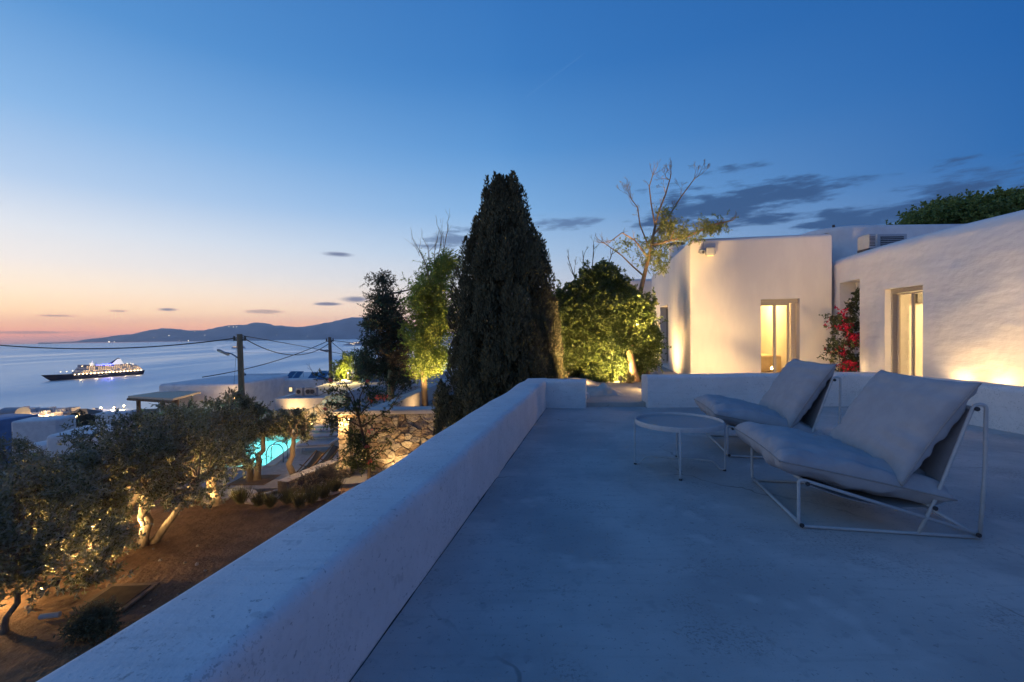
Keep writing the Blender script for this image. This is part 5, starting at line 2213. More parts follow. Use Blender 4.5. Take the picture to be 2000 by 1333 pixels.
def deck_chair(px, py, label):
    c = G(px, py, ZG)
    t = thing('deck_chair', label, 'chair', (c.x, c.y, ZG), 'dark folding deck chairs behind the low bed wall')
    ax = Vector((.66, .75, 0)).normalized()
    ay = Vector((-ax.y, ax.x, 0))
    for j in (-.28, .28):
        o_ = c + ay * j
        MB().tube([o_ - ax * .42 + UP * .04, o_ + ax * .36 + UP * .72], .02, 6).build('back_rail', WOOD, t)
        MB().tube([o_ + ax * .34 + UP * .0, o_ - ax * .26 + UP * .34], .02, 6).build('front_rail', WOOD, t)
    mb = MB()
    for i in range(9):
        u = i / 8
        p = c - ax * .38 + ax * .74 * u + UP * (.08 + .63 * u - .12 * math.sin(math.pi * u))
        mb.v += [tuple(p - ay * .26), tuple(p + ay * .26)]
    for i in range(8):
        k = i * 2
        mb.f.append((k, k + 1, k + 3, k + 2))
    o = mb.build('sling', TEXTILENE, t, smooth=True)
    s = o.modifiers.new('thick', 'SOLIDIFY')
    s.thickness = .008


deck_chair(607, 926, 'dark folding deck chair nearer the pale olive trunk')
deck_chair(640, 912, 'dark folding deck chair nearer the porch pillar')

# low bed wall with dark lavender in front of the deck
l0, l1 = G(562, 968, ZG), G(705, 905, ZG)
l0.z = l1.z = 0
ul = (l1 - l0).normalized()
nl = Vector((ul.y, -ul.x, 0))
lw = thing('bed_wall', 'low dry-stone bed wall running up to the flowering shrub', 'wall', (l0.x, l0.y, ZG))
MB().hexa([tuple((l0 - nl * .05).xy), tuple((l1 - nl * .05).xy), tuple((l1 - nl * .38).xy), tuple((l0 - nl * .38).xy)], ZG - .2, ZG + .40).build('core', MORTAR, lw)
stone_face(lw, l0 - nl * .04 + UP * (ZG - .05), ul, UP, nl, (l1 - l0).length, .46, .20, 1.6, 41, STONES, .010, .05)
stone_face(lw, l0 - nl * .02 + UP * (ZG + .395), ul, nl * -1, UP, (l1 - l0).length, .40, .22, 1.6, 42, FLAGS, .010, .03, 'cap_stone', None, True)
for i in range(9):
    p = l0 + ul * (.5 + i * .42) + nl * (.42 + .12 * math.sin(i * 2.3))
    round_bush((p.x, p.y, ZG), (p.x, p.y, ZG + .26), (.34, .32, .28), '%s dark lavender clump from the left in the bed before the low wall' % ORD[i], 100 + i, LAV, 22, (.05, .006), name='lavender',
               cat='plant', leaf_n=9, stems=2, group='lavender clumps in the bed', shoot=(.12, .28))


def grass_tuft(p, s, label, seed, group):
    rs = np.random.RandomState(seed)
    p = Vector(p)
    n = 260
    O = np.array(p) + np.concatenate([rs.normal(size=(n, 2)) * .05 * s, np.zeros((n, 1))], 1)
    a = rs.uniform(0, 2 * math.pi, n)
    D = np.stack([np.cos(a) * rs.uniform(.1, .8, n), np.sin(a) * rs.uniform(.1, .8, n), np.ones(n)], 1)
    t = thing('grass_tuft', label, 'grass', p, group)
    leaves('blades', O, D, .42 * s, .007, GRASS, t, rs)


for i, (px, py, s_) in enumerate(((338, 980, .9), (360, 975, .9), (388, 978, .9), (470, 985, 1.2), (505, 990, 1.0), (528, 992, 1.0), (562, 985, 1.1), (585, 992, 1.2), (610, 985, 1.2), (632, 975, 1.2), (655, 962, 1.1))):
    grass_tuft(G(px, py, ZG), s_, '%s tuft of ornamental grass from the left along the garden path' % ORD[i], 200 + i, 'grass tufts along the garden path')
# pale slab path between soil and deck
pp0, pp1 = G(330, 985, ZG), G(640, 1000, ZG)
for i in range(10):
    c = G(395 + i * 27, 968 + 7 * math.sin(i * 1.9), ZG)
    mb = MB()
    rs = np.random.RandomState(300 + i)
    k = 9
    poly = []
    for j in range(k):
        a = 2 * math.pi * j / k
        r = rs.uniform(.26, .40)
        poly.append((c.x + math.cos(a) * r * 1.2, c.y + math.sin(a) * r))
    mb.hexa(poly, ZG - .06, ZG + .03)
    o = mb.build('stepping_stone', FLAGS[i % 3], bevel=.012)
    tag(o, '%s flat stepping stone from the left below the pool deck' % ORD[i], 'stone', 'stepping stones below the deck')


def flower_shrub():
    """sparse dark shrub with coral flowers in front of the porch"""
    rs = np.random.RandomState(69)
    Y = 12.6
    base = W(716, 925, Y)
    base.z = ZG
    t = thing('flowering_shrub', 'open-branched shrub with coral red flowers before the porch', 'shrub', base)
    mb = MB()
    tips = []
    trunk = [base, W(722, 900, Y), W(714, 870, Y), W(705, 835, Y), W(700, 815, Y)]
    mb.tube(trunk, [.05, .045, .04, .035, .03], 6, False)
    arms = [[(700, 815), (690, 775), (672, 745), (640, 742), (615, 732)], [(700, 815), (720, 790), (745, 772), (775, 775)], [(700, 815), (685, 780), (655, 762), (632, 768)],
            [(705, 835), (670, 815), (645, 822), (638, 808)], [(700, 815), (703, 775), (715, 748), (722, 742)], [(700, 815), (668, 790), (640, 790)],
            [(714, 870), (735, 845), (760, 838)], [(714, 870), (690, 850), (665, 842)], [(705, 835), (735, 815), (762, 800), (780, 772)], [(722, 900), (745, 880), (758, 862)]]
    C = []
    for arm in arms:
        P = [W(a, b, Y + rs.normal() * .12) for a, b in arm]
        mb.tube(P, [.022 * (1 - .6 * i / len(P)) for i in range(len(P))], 5, False)
        for i in range(len(P) - 1):
            for _ in range(5):
                C.append(tuple(P[i].lerp(P[i + 1], rs.uniform(.2, 1)) + Vector(tuple(rs.normal(size=3))) * .05))
        grow(mb, tips, P[-1], (P[-1] - P[-2]).normalized(), .22, .007, 1, rs, .5, .2)
    mb.build('stems', TWIG, t, smooth=True)
    for (a, b, wx, wy, n) in ((700, 880, 22, 26, 60), (690, 860, 16, 20, 30), (735, 770, 18, 10, 26), (655, 830, 16, 12, 22), (690, 905, 18, 10, 26), (672, 790, 20, 10, 12), (720, 905, 14, 10, 16)):
        for _ in range(n):
            C.append(tuple(W(a + rs.normal() * wx * .6, b + rs.normal() * wy * .6, Y + rs.normal() * .15)))
    C = np.array(C)
    O = np.repeat(C, 4, axis=0) + rs.normal(size=(len(C) * 4, 3)) * .04
    P, LD = shoots(O, norm(rs.normal(size=O.shape)), rs.uniform(.06, .16, len(O)), 8, rs, .8)
    leaves('leaves', P, LD, .05, .016, BOUG, t, rs)
    R = []
    for (a, b, n) in ((735, 777, 6), (744, 775, 6), (725, 781, 4), (752, 778, 3), (637, 800, 5), (722, 843, 4), (722, 902, 4), (716, 872, 4), (645, 742, 2), (716, 745, 3)):
        R = np.array([tuple(W(a + rs.normal() * 2.2, b + rs.normal() * 1.6, Y - .15 + rs.normal() * .05)) for _ in range(n)])
        O = np.repeat(R, 10, axis=0)
        leaves('flower_cluster', O, rs.normal(size=O.shape), .06, .016, CORAL, t, rs)['kind'] = 'stuff'


flower_shrub()
pos = G(742, 900, ZG)
uplight('ground spotlight beneath the coral flowering shrub', (W(728, 925, 12.1).x, 12.1, ZG), W(712, 850, 12.6), 70, 110, 'spotlights in the garden')

# garden spotlights under the olives
gg = 'spotlights in the garden'
b = G(268, 1058, ZG)
uplight('ground spotlight between the trunks of the multi-trunked olive', (b.x - .25, b.y - .35, ZG), (b.x - .05, b.y + .35, ZG + 1.3), 900, 140, gg)
b = G(424, 990, ZG)
uplight('ground spotlight at the foot of the brightly lit olive trunk', (b.x, b.y - .30, ZG), (b.x - .02, b.y, ZG + .7), 220, 140, gg)
b = G(30, 1225, ZG)
uplight('ground spotlight below the large olive at the left edge', (b.x - .5, b.y + .9, ZG), (b.x + .5, b.y + 1.3, ZG + 1.6), 700, 150, gg)
b = G(120, 1095, ZG)
uplight('ground spotlight behind the large olive at the left edge', (b.x + .2, b.y, ZG), (b.x + .7, b.y + .3, ZG + 1.5), 800, 150, gg)


b = G(165, 1105, ZG)  # extra lamp added to light the lower leaves from the front
uplight('added ground spotlight gilding the lower leaves of the large left olive', (b.x + .30, b.y - .9, ZG), W(150, 1010, b.y + .1), 1100, 120, gg)


def bollard(px, py, label, pw):
    p = G(px, py, ZG)
    t = thing('path_light', label, 'lamp', p, 'low path lights in the garden')
    MB().tube([p, p + UP * .38], .03, 8).build('post', DARKMETAL, t)
    MB().lathe(p + UP * .38, [(.05, 0), (.055, .05), (.05, .07)], 10).build('globe', LAMPGLOW, t)
    MB().lathe(p + UP * .455, [(.09, 0), (.09, .012), (.01, .035)], 12).build('cap', DARKMETAL, t)
    bulb(t, p + UP * .41 + Vector((.10, -.06, 0)), pw, WARM, .02)


bollard(-60, 1190, 'low path light left of the large olive, casting long shadows over the soil', 110)
bollard(150, 1040, 'low path light behind the lower leaves at the left', 110)
bollard(600, 1010, 'low path light near the foot of the terrace wall', 3) if False else None
b = G(640, 918, ZG)

# things lying on the soil
p = G(95, 1208, ZG)
pip = thing('white_pipe', 'short white plastic pipe lying on the brown soil', 'pipe', p)
MB().tube([p + Vector((-.12, -.03, .045)), p + Vector((.13, .03, .045))], .045, 14, False).build('tube', FRAME, pip, smooth=True)
MB().lathe(p + Vector((.128, .03, .045)), [(.045, 0), (.049, .004), (.049, .03), (.045, .034)], 14, (1, .24, 0)).build('socket', FRAME, pip, auto=40)
a = G(183, 1186, ZG)
b = G(272, 1154, ZG)
RUST = M('rusty_dark_iron', (.07, .045, .03), (.05, .032, .022), 6, .85, .4, 30, .004)
OLDCON = M('earthy_concrete', (.24, .17, .11), (.17, .12, .08), 5, .9, .5, 20, .01)
mh = thing('manhole_cover', 'dark square iron hatch in an earthy concrete frame on the soil', 'hatch', a)
cm = (a + b) / 2
ux = Vector((.93, -.36, 0)).normalized()
ux = Vector((1, .05, 0)).normalized()
uy = Vector((-ux.y, ux.x, 0))
MB().obox(cm + UP * .03, ux, uy, UP, .36, .36, .018).build('cover', RUST, mh, bevel=.005)
for s_ in (-1, 1):
    MB().obox(cm + uy * .41 * s_ + UP * .022, ux, uy, UP, .46, .045, .022).build('frame_bar', OLDCON, mh, bevel=.008)
    MB().obox(cm + ux * .41 * s_ + UP * .022, ux, uy, UP, .045, .362, .0215).build('frame_bar', OLDCON, mh, bevel=.008)
p = G(185, 1245, ZG)
round_bush((p.x, p.y, ZG), (p.x, p.y, ZG + .22), (.26, .20, .14), 'low green bush on the soil at the foot of the terrace wall', 131, CYP, 40, (.06, .010), leaf_n=10)
rs = np.random.RandomState(7)
for i in range(26):
    c = G(rs.uniform(40, 420), rs.uniform(1060, 1300), ZG)
    s = rs.uniform(.015, .05)
    mb = MB()
    mb.lathe(c + UP * s * .3, [(.3 * s, -s * .6), (s, -s * .2), (s * .9, s * .3), (s * .3, s * .6)], 6, tuple(rs.normal(size=3) * .3 + np.array([0, 0, 1])))
    tag(mb.build('pebble', STONES[i % 4]), 'loose small stone scattered on the brown garden soil', 'stone', 'loose stones on the soil')


# ------------------------------------------------------------------ neighbouring houses
def flat_house(name, label, px0, px1, pyt, Y, depth, zbase, windows=(), mat=FARWHITE, rz=0.0, r=.35, cat='house', roofmat=None):
    """rounded flat-roofed block; windows: (px, py, w, h, lit)"""
    a, b = W(px0, pyt, Y), W(px1, pyt, Y)
    zt = (a.z + b.z) / 2
    L = b.x - a.x
    zbase = min(zbase, hgt(a.x, Y) - 1.5, hgt(b.x, Y + depth) - 1.5)
    t = thing(name, label, cat, (a.x, Y, zbase))
    cs, sn = math.cos(rz), math.sin(rz)

    def rot(x, y):
        return (a.x + x * cs - y * sn, Y + x * sn + y * cs)
    bm = solid([rot(0, 0), rot(L, 0), rot(L, depth), rot(0, depth)], zbase, zt, r, min(.25, r))
    me = bpy.data.meshes.new('wall')
    bm.to_mesh(me)
    bm.free()
    me.transform(Matrix.Translation(-ORG[t]))
    finish('wall', me, mat, t, auto=50)
    if roofmat:
        MB().hexa([rot(.35, .35), rot(L - .35, .35), rot(L - .35, depth - .35), rot(.35, depth - .35)], zt - .02, zt + .012).build('roof', roofmat, t)
    P, Q = Vector(rot(0, 0) + (0,)), Vector(rot(L, 0) + (0,))
    n = Vector((sn, -cs, 0))
    for (px, py, w, h, lit) in windows:
        c = V(px, py, P, Q)
        k = Y / F
        f = MB().obox(c + n * .02, Q - P, n, UP, w * k / 2 + .06, .03, h * k / 2 + .06).build('window', FARWHITE if not lit else LIME, t)
        MB().obox(c + n * .056, Q - P, n, UP, w * k / 2, .004, h * k / 2).build('pane', LITWIN if lit else DARKPANE, f)
    return t, zt


hA, zA_ = flat_house('village_house', 'white rounded house with one lit and one dark window below the utility poles', 500, 642, 741, 44, 9, -9, ((550, 762, 4, 6, 0), (568, 761, 5.5, 7.5, 1)), PLASTER, R_(6), .5)
hB, zB_ = flat_house('village_house', 'white house with a wooden pergola overlooking the sea', 305, 470, 750, 38, 8, -9, ((345, 776, 9, 13, 0), (372, 792, 8, 10, 0)), PLASTER, R_(-4), .45)
# warm-lit boundary wall and flat grey roof in front
hC, zC_ = flat_house('village_house', 'low house with grey flat roof and warm-lit wall edge behind the pool', 536, 655, 778, 26.3, 15, -5, (), COPE, R_(2), .05, roofmat=ROOFGREY)
hD, zD_ = flat_house('village_house', 'grey-roofed house carrying the tilted solar panels near the conifer', 640, 850, 752, 33, 12, -6, (), FARGREY, R_(-2), .1, roofmat=ROOFGREY)
flat_house('village_house', 'rounded blue-white house half hidden by the olive crowns at the left', 84, 225, 851, 27, 3.4, -9, (), PLASTER, R_(12), .35)
flat_house('village_house', 'pale house with sloping parapet near the left edge', 18, 96, 824, 60, 4, -18, (), PLASTER, R_(16), .5)
flat_house('village_house', 'small lit white house end beside the rounded house at the left', 45, 92, 868, 31, 5, -10, (), PLASTER, R_(-8), .3)
flat_house('village_house', 'dark lilac house corner above the olive crowns near the shore', 184, 240, 808, 75, 3, -22, (), PLASTER, R_(5), .3)
flat_house('village_house', 'blue roofed house cut off by the left edge of the picture', -60, 20, 818, 70, 5, -20, (), M('blue_painted_roof', (.16, .26, .42), (.12, .2, .34), 1, .6), R_(-14), .15)
flat_house('village_house', 'low white house on the slope behind the pergola house', 395, 500, 742, 62, 10, -14, (), FARWHITE, 0, .4)
# pergola
Yp = 37.0
pg = thing('pergola', 'lean-to pergola of dark wood on the sea side of the white house', 'pergola', W(300, 790, Yp))
A_, B_, C_, D_ = W(250, 774, Yp - 1.5), W(338, 779, Yp - 3.5), W(392, 765, Yp - .3), W(318, 764, Yp + 2)
mb = MB()
for off in (0,):
    n = len(mb.v)
    mb.v += [tuple(p) for p in (A_, B_, C_, D_)] + [tuple(p + UP * -.16) for p in (A_, B_, C_, D_)]
    for f_ in ((0, 1, 2, 3), (7, 6, 5, 4), (0, 4, 5, 1), (1, 5, 6, 2), (2, 6, 7, 3), (3, 7, 4, 0)):
        mb.f.append(tuple(n + i for i in f_))
mb.build('roof', LINEN, pg)
for p in (A_.lerp(B_, .24), A_.lerp(B_, .78), B_.lerp(C_, .12)):
    MB().tube([p - UP * .16, Vector((p.x, p.y, -8))], .14, 6).build('post', WOOD, pg)
MB().tube([A_ - UP * .24, B_ - UP * .24], .11, 6).build('beam', WOOD, pg)


# solar panels
def solar(label, quad, n=2):
    P = [W(*q) for q in quad]              # bottom left, bottom right, top right, top left
    t = thing('solar_panel', label, 'solar panel', P[0], 'solar panels on the roofs')
    for i in range(n):
        f0_, f1_ = (i + .03) / n, (i + .97) / n
        a, b = P[0].lerp(P[1], f0_), P[0].lerp(P[1], f1_)
        d, c = P[3].lerp(P[2], f0_), P[3].lerp(P[2], f1_)
        nn = (b - a).cross(d - a).normalized()
        ce = (a + b + c + d) / 4
        ux_, uy_ = (b - a), (d - a)
        fr = MB().obox(ce, ux_, nn.cross(ux_), nn, ux_.length / 2, uy_.length / 2, .03).build('frame', STEEL, t)
        nn2 = nn if nn.y < 0 else -nn
        MB().obox(ce + nn2 * .034, ux_, nn.cross(ux_), nn, ux_.length / 2 - .05, uy_.length / 2 - .05, .006).build('panel_glass', PANEL, fr)
    for p, g in ((P[2], P[1]), (P[3], P[0])):
        MB().tube([p, Vector((p.x, p.y + .1, g.z - .3))], .03, 5).build('strut', STEEL, t)


solar('pair of solar panels on the white rounded house, left of the second pole', [(558, 740, 45), (585, 740, 45), (592, 726, 46.2), (566, 726, 46.2)])
solar('wide solar panels on the white rounded house, against the second pole', [(600, 742, 44.6), (636, 742, 44.6), (641, 728, 45.8), (608, 728, 45.8)])
solar('dark solar panels farthest back behind the second pole', [(622, 732, 49), (650, 732, 49), (653, 725, 50), (624, 725, 50)])
solar('pale blue tilted pair of solar panels on the grey roof', [(696, 754, 34.2), (723, 754, 34.2), (735, 730, 35.4), (708, 730, 35.4)])
tk = W(672, 752, 34)
MB().lathe(tk, [(.3, -.35), (.62, -.3), (.66, 0), (.5, .28), (.1, .38)], 14).build('water_tank', FARWHITE, auto=60)
tag(bpy.data.objects['water_tank'], 'round white water tank on the grey roof', 'tank')
for i, px in enumerate((577, 595, 604)):
    a = W(px, 776, 27.2)
    t = thing('roof_condenser', 'small %s air conditioner box on the low grey roof' % ('left', 'middle', 'right')[i], 'air conditioner', a)
    MB().box((a.x, a.y, zC_), (a.x + .42, a.y + .3, zC_ + .5)).build('casing', FARGREY, t, bevel=.02)
    MB().lathe((a.x + .19, a.y - .004, zC_ + .26), [(.13, -.004), (.13, .01)], 12, (0, -1, 0)).build('grille', DARKMETAL, t)
uplp = W(560, 800, 25.6)
uplight('spotlight warming the house wall behind the pool', (uplp.x, 25.4, -3.2), (uplp.x + .5, 26.3, -2.5), 160, 150, 'spotlights in the garden')
# yellow-lit bush by the grey roof
p = W(690, 745, 36)
round_bush((p.x, 36, -4), W(692, 722, 36), (1.9, 1.4, 1.25), 'yellow-lit bush glowing beyond the grey roof', 141, TAMA, 120, (.12, .03), leaf_n=9, shoot=(.2, .5))
bl = thing('hidden_lamp', 'small street lamp inside the yellow-lit bush', 'lamp', (p.x, 35, -4))
q_ = W(683, 728, 35)
MB().tube([(q_.x, 34.6, -4), (q_.x, 34.6, q_.z - .1)], .05, 6).build('post', DARKMETAL, bl)
MB().lathe((q_.x, 34.6, q_.z), [(.02, -.05), (.05, 0), (.02, .05)], 8).build('globe', LAMPGLOW, bl)
bulb(bl, (q_.x - .1, 34.0, q_.z), 520, (1, .72, .25), .1)
# unseen lamp added to warm the sea-side wall of the pergola house
wlp = W(458, 760, 36.2)
bl = thing('hidden_lamp', 'added unseen lamp whose glow warms the pergola house, behind the olive crowns', 'lamp', (wlp.x, wlp.y, -6))
MB().tube([(wlp.x, wlp.y, -8), (wlp.x, wlp.y, -3.6)], .05, 6).build('post', DARKMETAL, bl)
MB().lathe((wlp.x, wlp.y, -3.5), [(.05, -.1), (.12, 0), (.05, .12)], 8).build('globe', LAMPGLOW, bl)
bulb(bl, (wlp.x, wlp.y - .3, -3.5), 190, (1, .62, .28), .1)


# ------------------------------------------------------------------ utility poles and cables
def pole(px, Y, pyt, r, label, zb, arms):
    top = W(px, pyt, Y)
    t = thing('utility_pole', label, 'pole', (top.x, Y, zb))
    MB().tube([(top.x + .12, Y, zb), (top.x + .06, Y, (zb + top.z) / 2), (top.x, Y, top.z)], [r * 1.15, r * 1.05, r * .9], 10).build('shaft', POLEWOOD, t, smooth=True)
    MB().obox((top.x, Y, top.z - .35), (1, 0, 0), (0, 1, 0), (0, 0, 1), r * 2.1, .05, .05).build('bracket', DARKMETAL, t)
    for s_ in (-1, 1):
        MB().lathe((top.x + s_ * r * 1.9, Y, top.z - .33), [(.03, 0), (.07, .06), (.05, .14), (.07, .18), (.02, .22)], 8).build('insulator', DARKMETAL, t)
    for (pa_, pb_) in arms:
        a, b = W(pa_[0], pa_[1], Y), W(pb_[0], pb_[1], Y - .3)
        la = MB().tube([a, a.lerp(b, .5) + UP * .12, b], .045, 6).build('lamp_arm', STEEL, t)
        MB().obox(b + UP * -.02, b - a, (0, 1, 0), UP, .3, .12, .06).build('lamp_head', FARGREY, la, bevel=.02)
    return t


pole(468, 27, 653, .17, 'nearer thick wooden utility pole with a street lamp arm', -8, [((470, 703), (436, 688))])
pole(644, 40, 659, .15, 'farther thin wooden utility pole with a small lamp', -9, [((645, 688), (633, 685))])
pole(476, 60, 728, .12, 'short distant pole with a crossarm behind the nearer pole', -15, [])
pole(493, 85, 740, .14, 'small distant pole between the white houses', -22, [])


def cable(label, a, b, mid_py, r=.028, n=22):
    p, q = W(*a), W(*b)
    mb = MB()
    m = p.lerp(q, .5)
    sx = a[0] * .5 + b[0] * .5
    mt = W(sx, mid_py, m.y)
    sag = m.z - mt.z
    pts = [p.lerp(q, i / n) - UP * sag * 4 * (i / n) * (1 - i / n) for i in range(n + 1)]
    mb.tube(pts, r, 5)
    tag(mb.build('overhead_cable', RUBBER, smooth=True), label, 'cable', 'overhead cables between the poles')


cable('thick overhead cable sagging across the sea from the left edge to the nearer pole', (-30, 672, 27), (466, 660, 27), 681, .034)
cable('deepest sagging cable between the two poles', (471, 658, 27), (643, 671, 40), 694, .03)
cable('thin upper cable from the nearer pole to the right behind the conifer', (472, 656, 27), (705, 700, 48), 683, .022)
cable('cable rising from the lower left to the second pole', (395, 737, 30), (643, 665, 40), 706, .03)
cable('short cable from the second pole to the conifer, upper', (646, 665, 40), (720, 675, 46), 670, .028)
cable('short cable from the second pole falling to the conifer, lower', (646, 667, 40), (700, 706, 46), 690, .026)
cable('thin stay wire hanging beside the nearer pole', (463, 665, 27), (457, 752, 27), 708, .008)

# ------------------------------------------------------------------ town by the shore
rs = np.random.RandomState(401)
tg = 'small houses of the town by the shore'
spots = [(22, 44, 809, 500), (44, 62, 808, 505), (60, 78, 811, 490), (76, 92, 808, 500), (90, 106, 809, 498), (104, 124, 807, 500), (37, 60, 799, 540), (60, 76, 800, 545),
         (78, 92, 801, 540), (90, 104, 800, 545), (106, 122, 800, 540), (120, 140, 798, 545), (26, 50, 815, 470), (50, 78, 816, 468), (96, 118, 814, 480), (172, 184, 803, 520),
         (176, 190, 812, 470), (0, 20, 812, 480), (-20, 4, 806, 510), (118, 132, 814, 470)]
labs = ['at the far left', 'with a lit front', 'in the first lit row', 'between two taller ones', 'near the middle']
for i, (px0, px1, pyt, Y) in enumerate(spots):
    a, b = W(px0, pyt, Y), W(px1, pyt, Y)
    z0 = hgt(a.x, Y) - 4
    zt = a.z
    d = rs.uniform(8, 14)
    t = MB()
    t.box((a.x + .3, Y, z0), (b.x - .3, Y + d, zt))
    t.box((a.x + .3, Y, zt), (b.x - .3, Y + .5, zt + .7))
    if i % 3 == 0:
        t.box((a.x + 2, Y + 3, zt), (a.x + 5.5, Y + 7, zt + 2.4))
    o = t.build('town_house', (FARWHITE, FARWHITE, FARGREY)[i % 3])
    tag(o, 'tiny flat-roofed white house in the lamplit town by the shore', 'house', tg)
    w = MB()
    n = max(1, int((b.x - a.x) / 3.4))
    for q in range(n):
        x = a.x + (b.x - a.x) * (q + .5) / n
        w.box((x - .55, Y - .06, zt - 3.2), (x + .55, Y - .02, zt - 1.5))
    w.build('window', DARKPANE if i % 2 else LITWIN, o)
hg = thing('boat_shed', 'blue-grey shed with a barrel roof at the far left of the town', 'shed', W(0, 806, 430))
p_, q_ = W(-4, 808, 430), W(29, 808, 430)
mb = MB()
for x in (p_.x, q_.x):
    for k in range(11):
        a = math.pi * k / 10
        mb.v.append((x, 430 + 7 - 7 * math.cos(a), p_.z + 4.6 * math.sin(a)))
for k in range(10):
    mb.f.append((k, k + 1, 12 + k, 11 + k))
mb.f += [tuple(range(11)), tuple(range(21, 10, -1))]
mb.build('roof', SHIPGREY, hg, auto=40)
MB().box((p_.x + .1, 430.1, p_.z - 10), (q_.x - .1, 443.9, p_.z)).build('wall', FARGREY, hg)
for i, (px, py, lab) in enumerate(((33, 812, 'at the far left'), (56, 813, 'left of the middle'), (92, 812, 'in the middle'), (150, 813, 'before the gabled house'),
                                   (168, 815, 'right of the gabled house'), (197, 797, 'on the quay, left'), (223, 796, 'on the quay, middle'), (242, 793, 'on the quay, right'))):
    Y = 482 if i < 3 else 455 if i < 5 else 560
    p = W(px, py, Y)
    t = thing('town_lamp', 'bright harbour street lamp %s' % lab, 'lamp', p, 'street lamps in the town')
    MB().tube([p - UP * 7, p], .2, 5).build('post', DARKMETAL, t)
    MB().lathe(p, [(.3, -.7), (1.1, 0), (.3, .8)], 8).build('globe', TOWNGLOW, t)
    bulb(t, p + Vector((0, -2.5, .5)), 90000 if i < 5 else 20000, (1, .62, .26), .6)
a, b = W(125, 811, 462), W(172, 811, 462)
gh = thing('gabled_house', 'brightly lit house with dark pitched roof in the town', 'house', (a.x, a.y, a.z - 6))
zt = a.z
MB().box((a.x, 462, zt - 12), (b.x, 478, zt)).build('wall', FARWHITE, gh)
mb = MB()
mb.v = [(a.x - .8, 461, zt), (b.x + .8, 461, zt), (b.x + .8, 479, zt), (a.x - .8, 479, zt), ((a.x + b.x) / 2 - 4, 470, zt + 5), ((a.x + b.x) / 2 + 4, 470, zt + 5)]
mb.f = [(0, 1, 5, 4), (2, 3, 4, 5), (1, 2, 5), (3, 0, 4), (3, 2, 1, 0)]
mb.build('roof', DARKMETAL, gh)
for q in range(4):
    x = a.x + (b.x - a.x) * (q + .5) / 4
    MB().box((x - .8, 461.9, zt - 4), (x + .8, 461.96, zt - 1.8)).build('window', DARKPANE, gh)
# cars parked on the valley road
CARP = [M('pale_car_paint', (.6, .6, .6), (.58, .58, .58), 3, .3), M('dark_car_paint', (.08, .09, .11), (.07, .08, .1), 3, .3)]
for i in range(9):
    px, Y = 98 + i * 9 + rs.normal() * 3, 305 + (i % 4) * 22
    c = W(px, 800, Y)
    z = hgt(c.x, Y)
    t = thing('parked_car', 'tiny parked car in the valley below the town', 'car', (c.x, Y, z), 'cars parked in the valley')
    MB().box((c.x - 2.1, Y - .9, z + .3), (c.x + 2.1, Y + .9, z + 1.0)).build('body', CARP[i % 2], t, bevel=.2)
    MB().box((c.x - 1.1, Y - .8, z + 1.0), (c.x + 1.2, Y + .8, z + 1.6)).build('cabin', DARKPANE, t, bevel=.2)
    for sx in (-1.35, 1.35):
        MB().tube([(c.x + sx, Y - .92, z + .33), (c.x + sx, Y + .92, z + .33)], .33, 8).build('wheel', RUBBER, t)

# dark trees in the valley
for i in range(46):
    px, Y = rs.uniform(95, 210), rs.uniform(290, 430)
    X = (px - 1000) / F * Y
    r = math.hypot(X, Y)
    c = Vector((X, Y, hgt(X, Y)))
    s = rs.uniform(1.5, 3.4)
    round_bush(c, c + UP * s * 1.0, (s, s, s * .8), 'small dark tree in the valley between the houses', 500 + i, CONIFER, 12, (.8, .28), name='valley_tree', cat='tree', leaf_n=7, stems=2,
               group='trees in the valley', shoot=(.6, 1.4), nshoot=6)


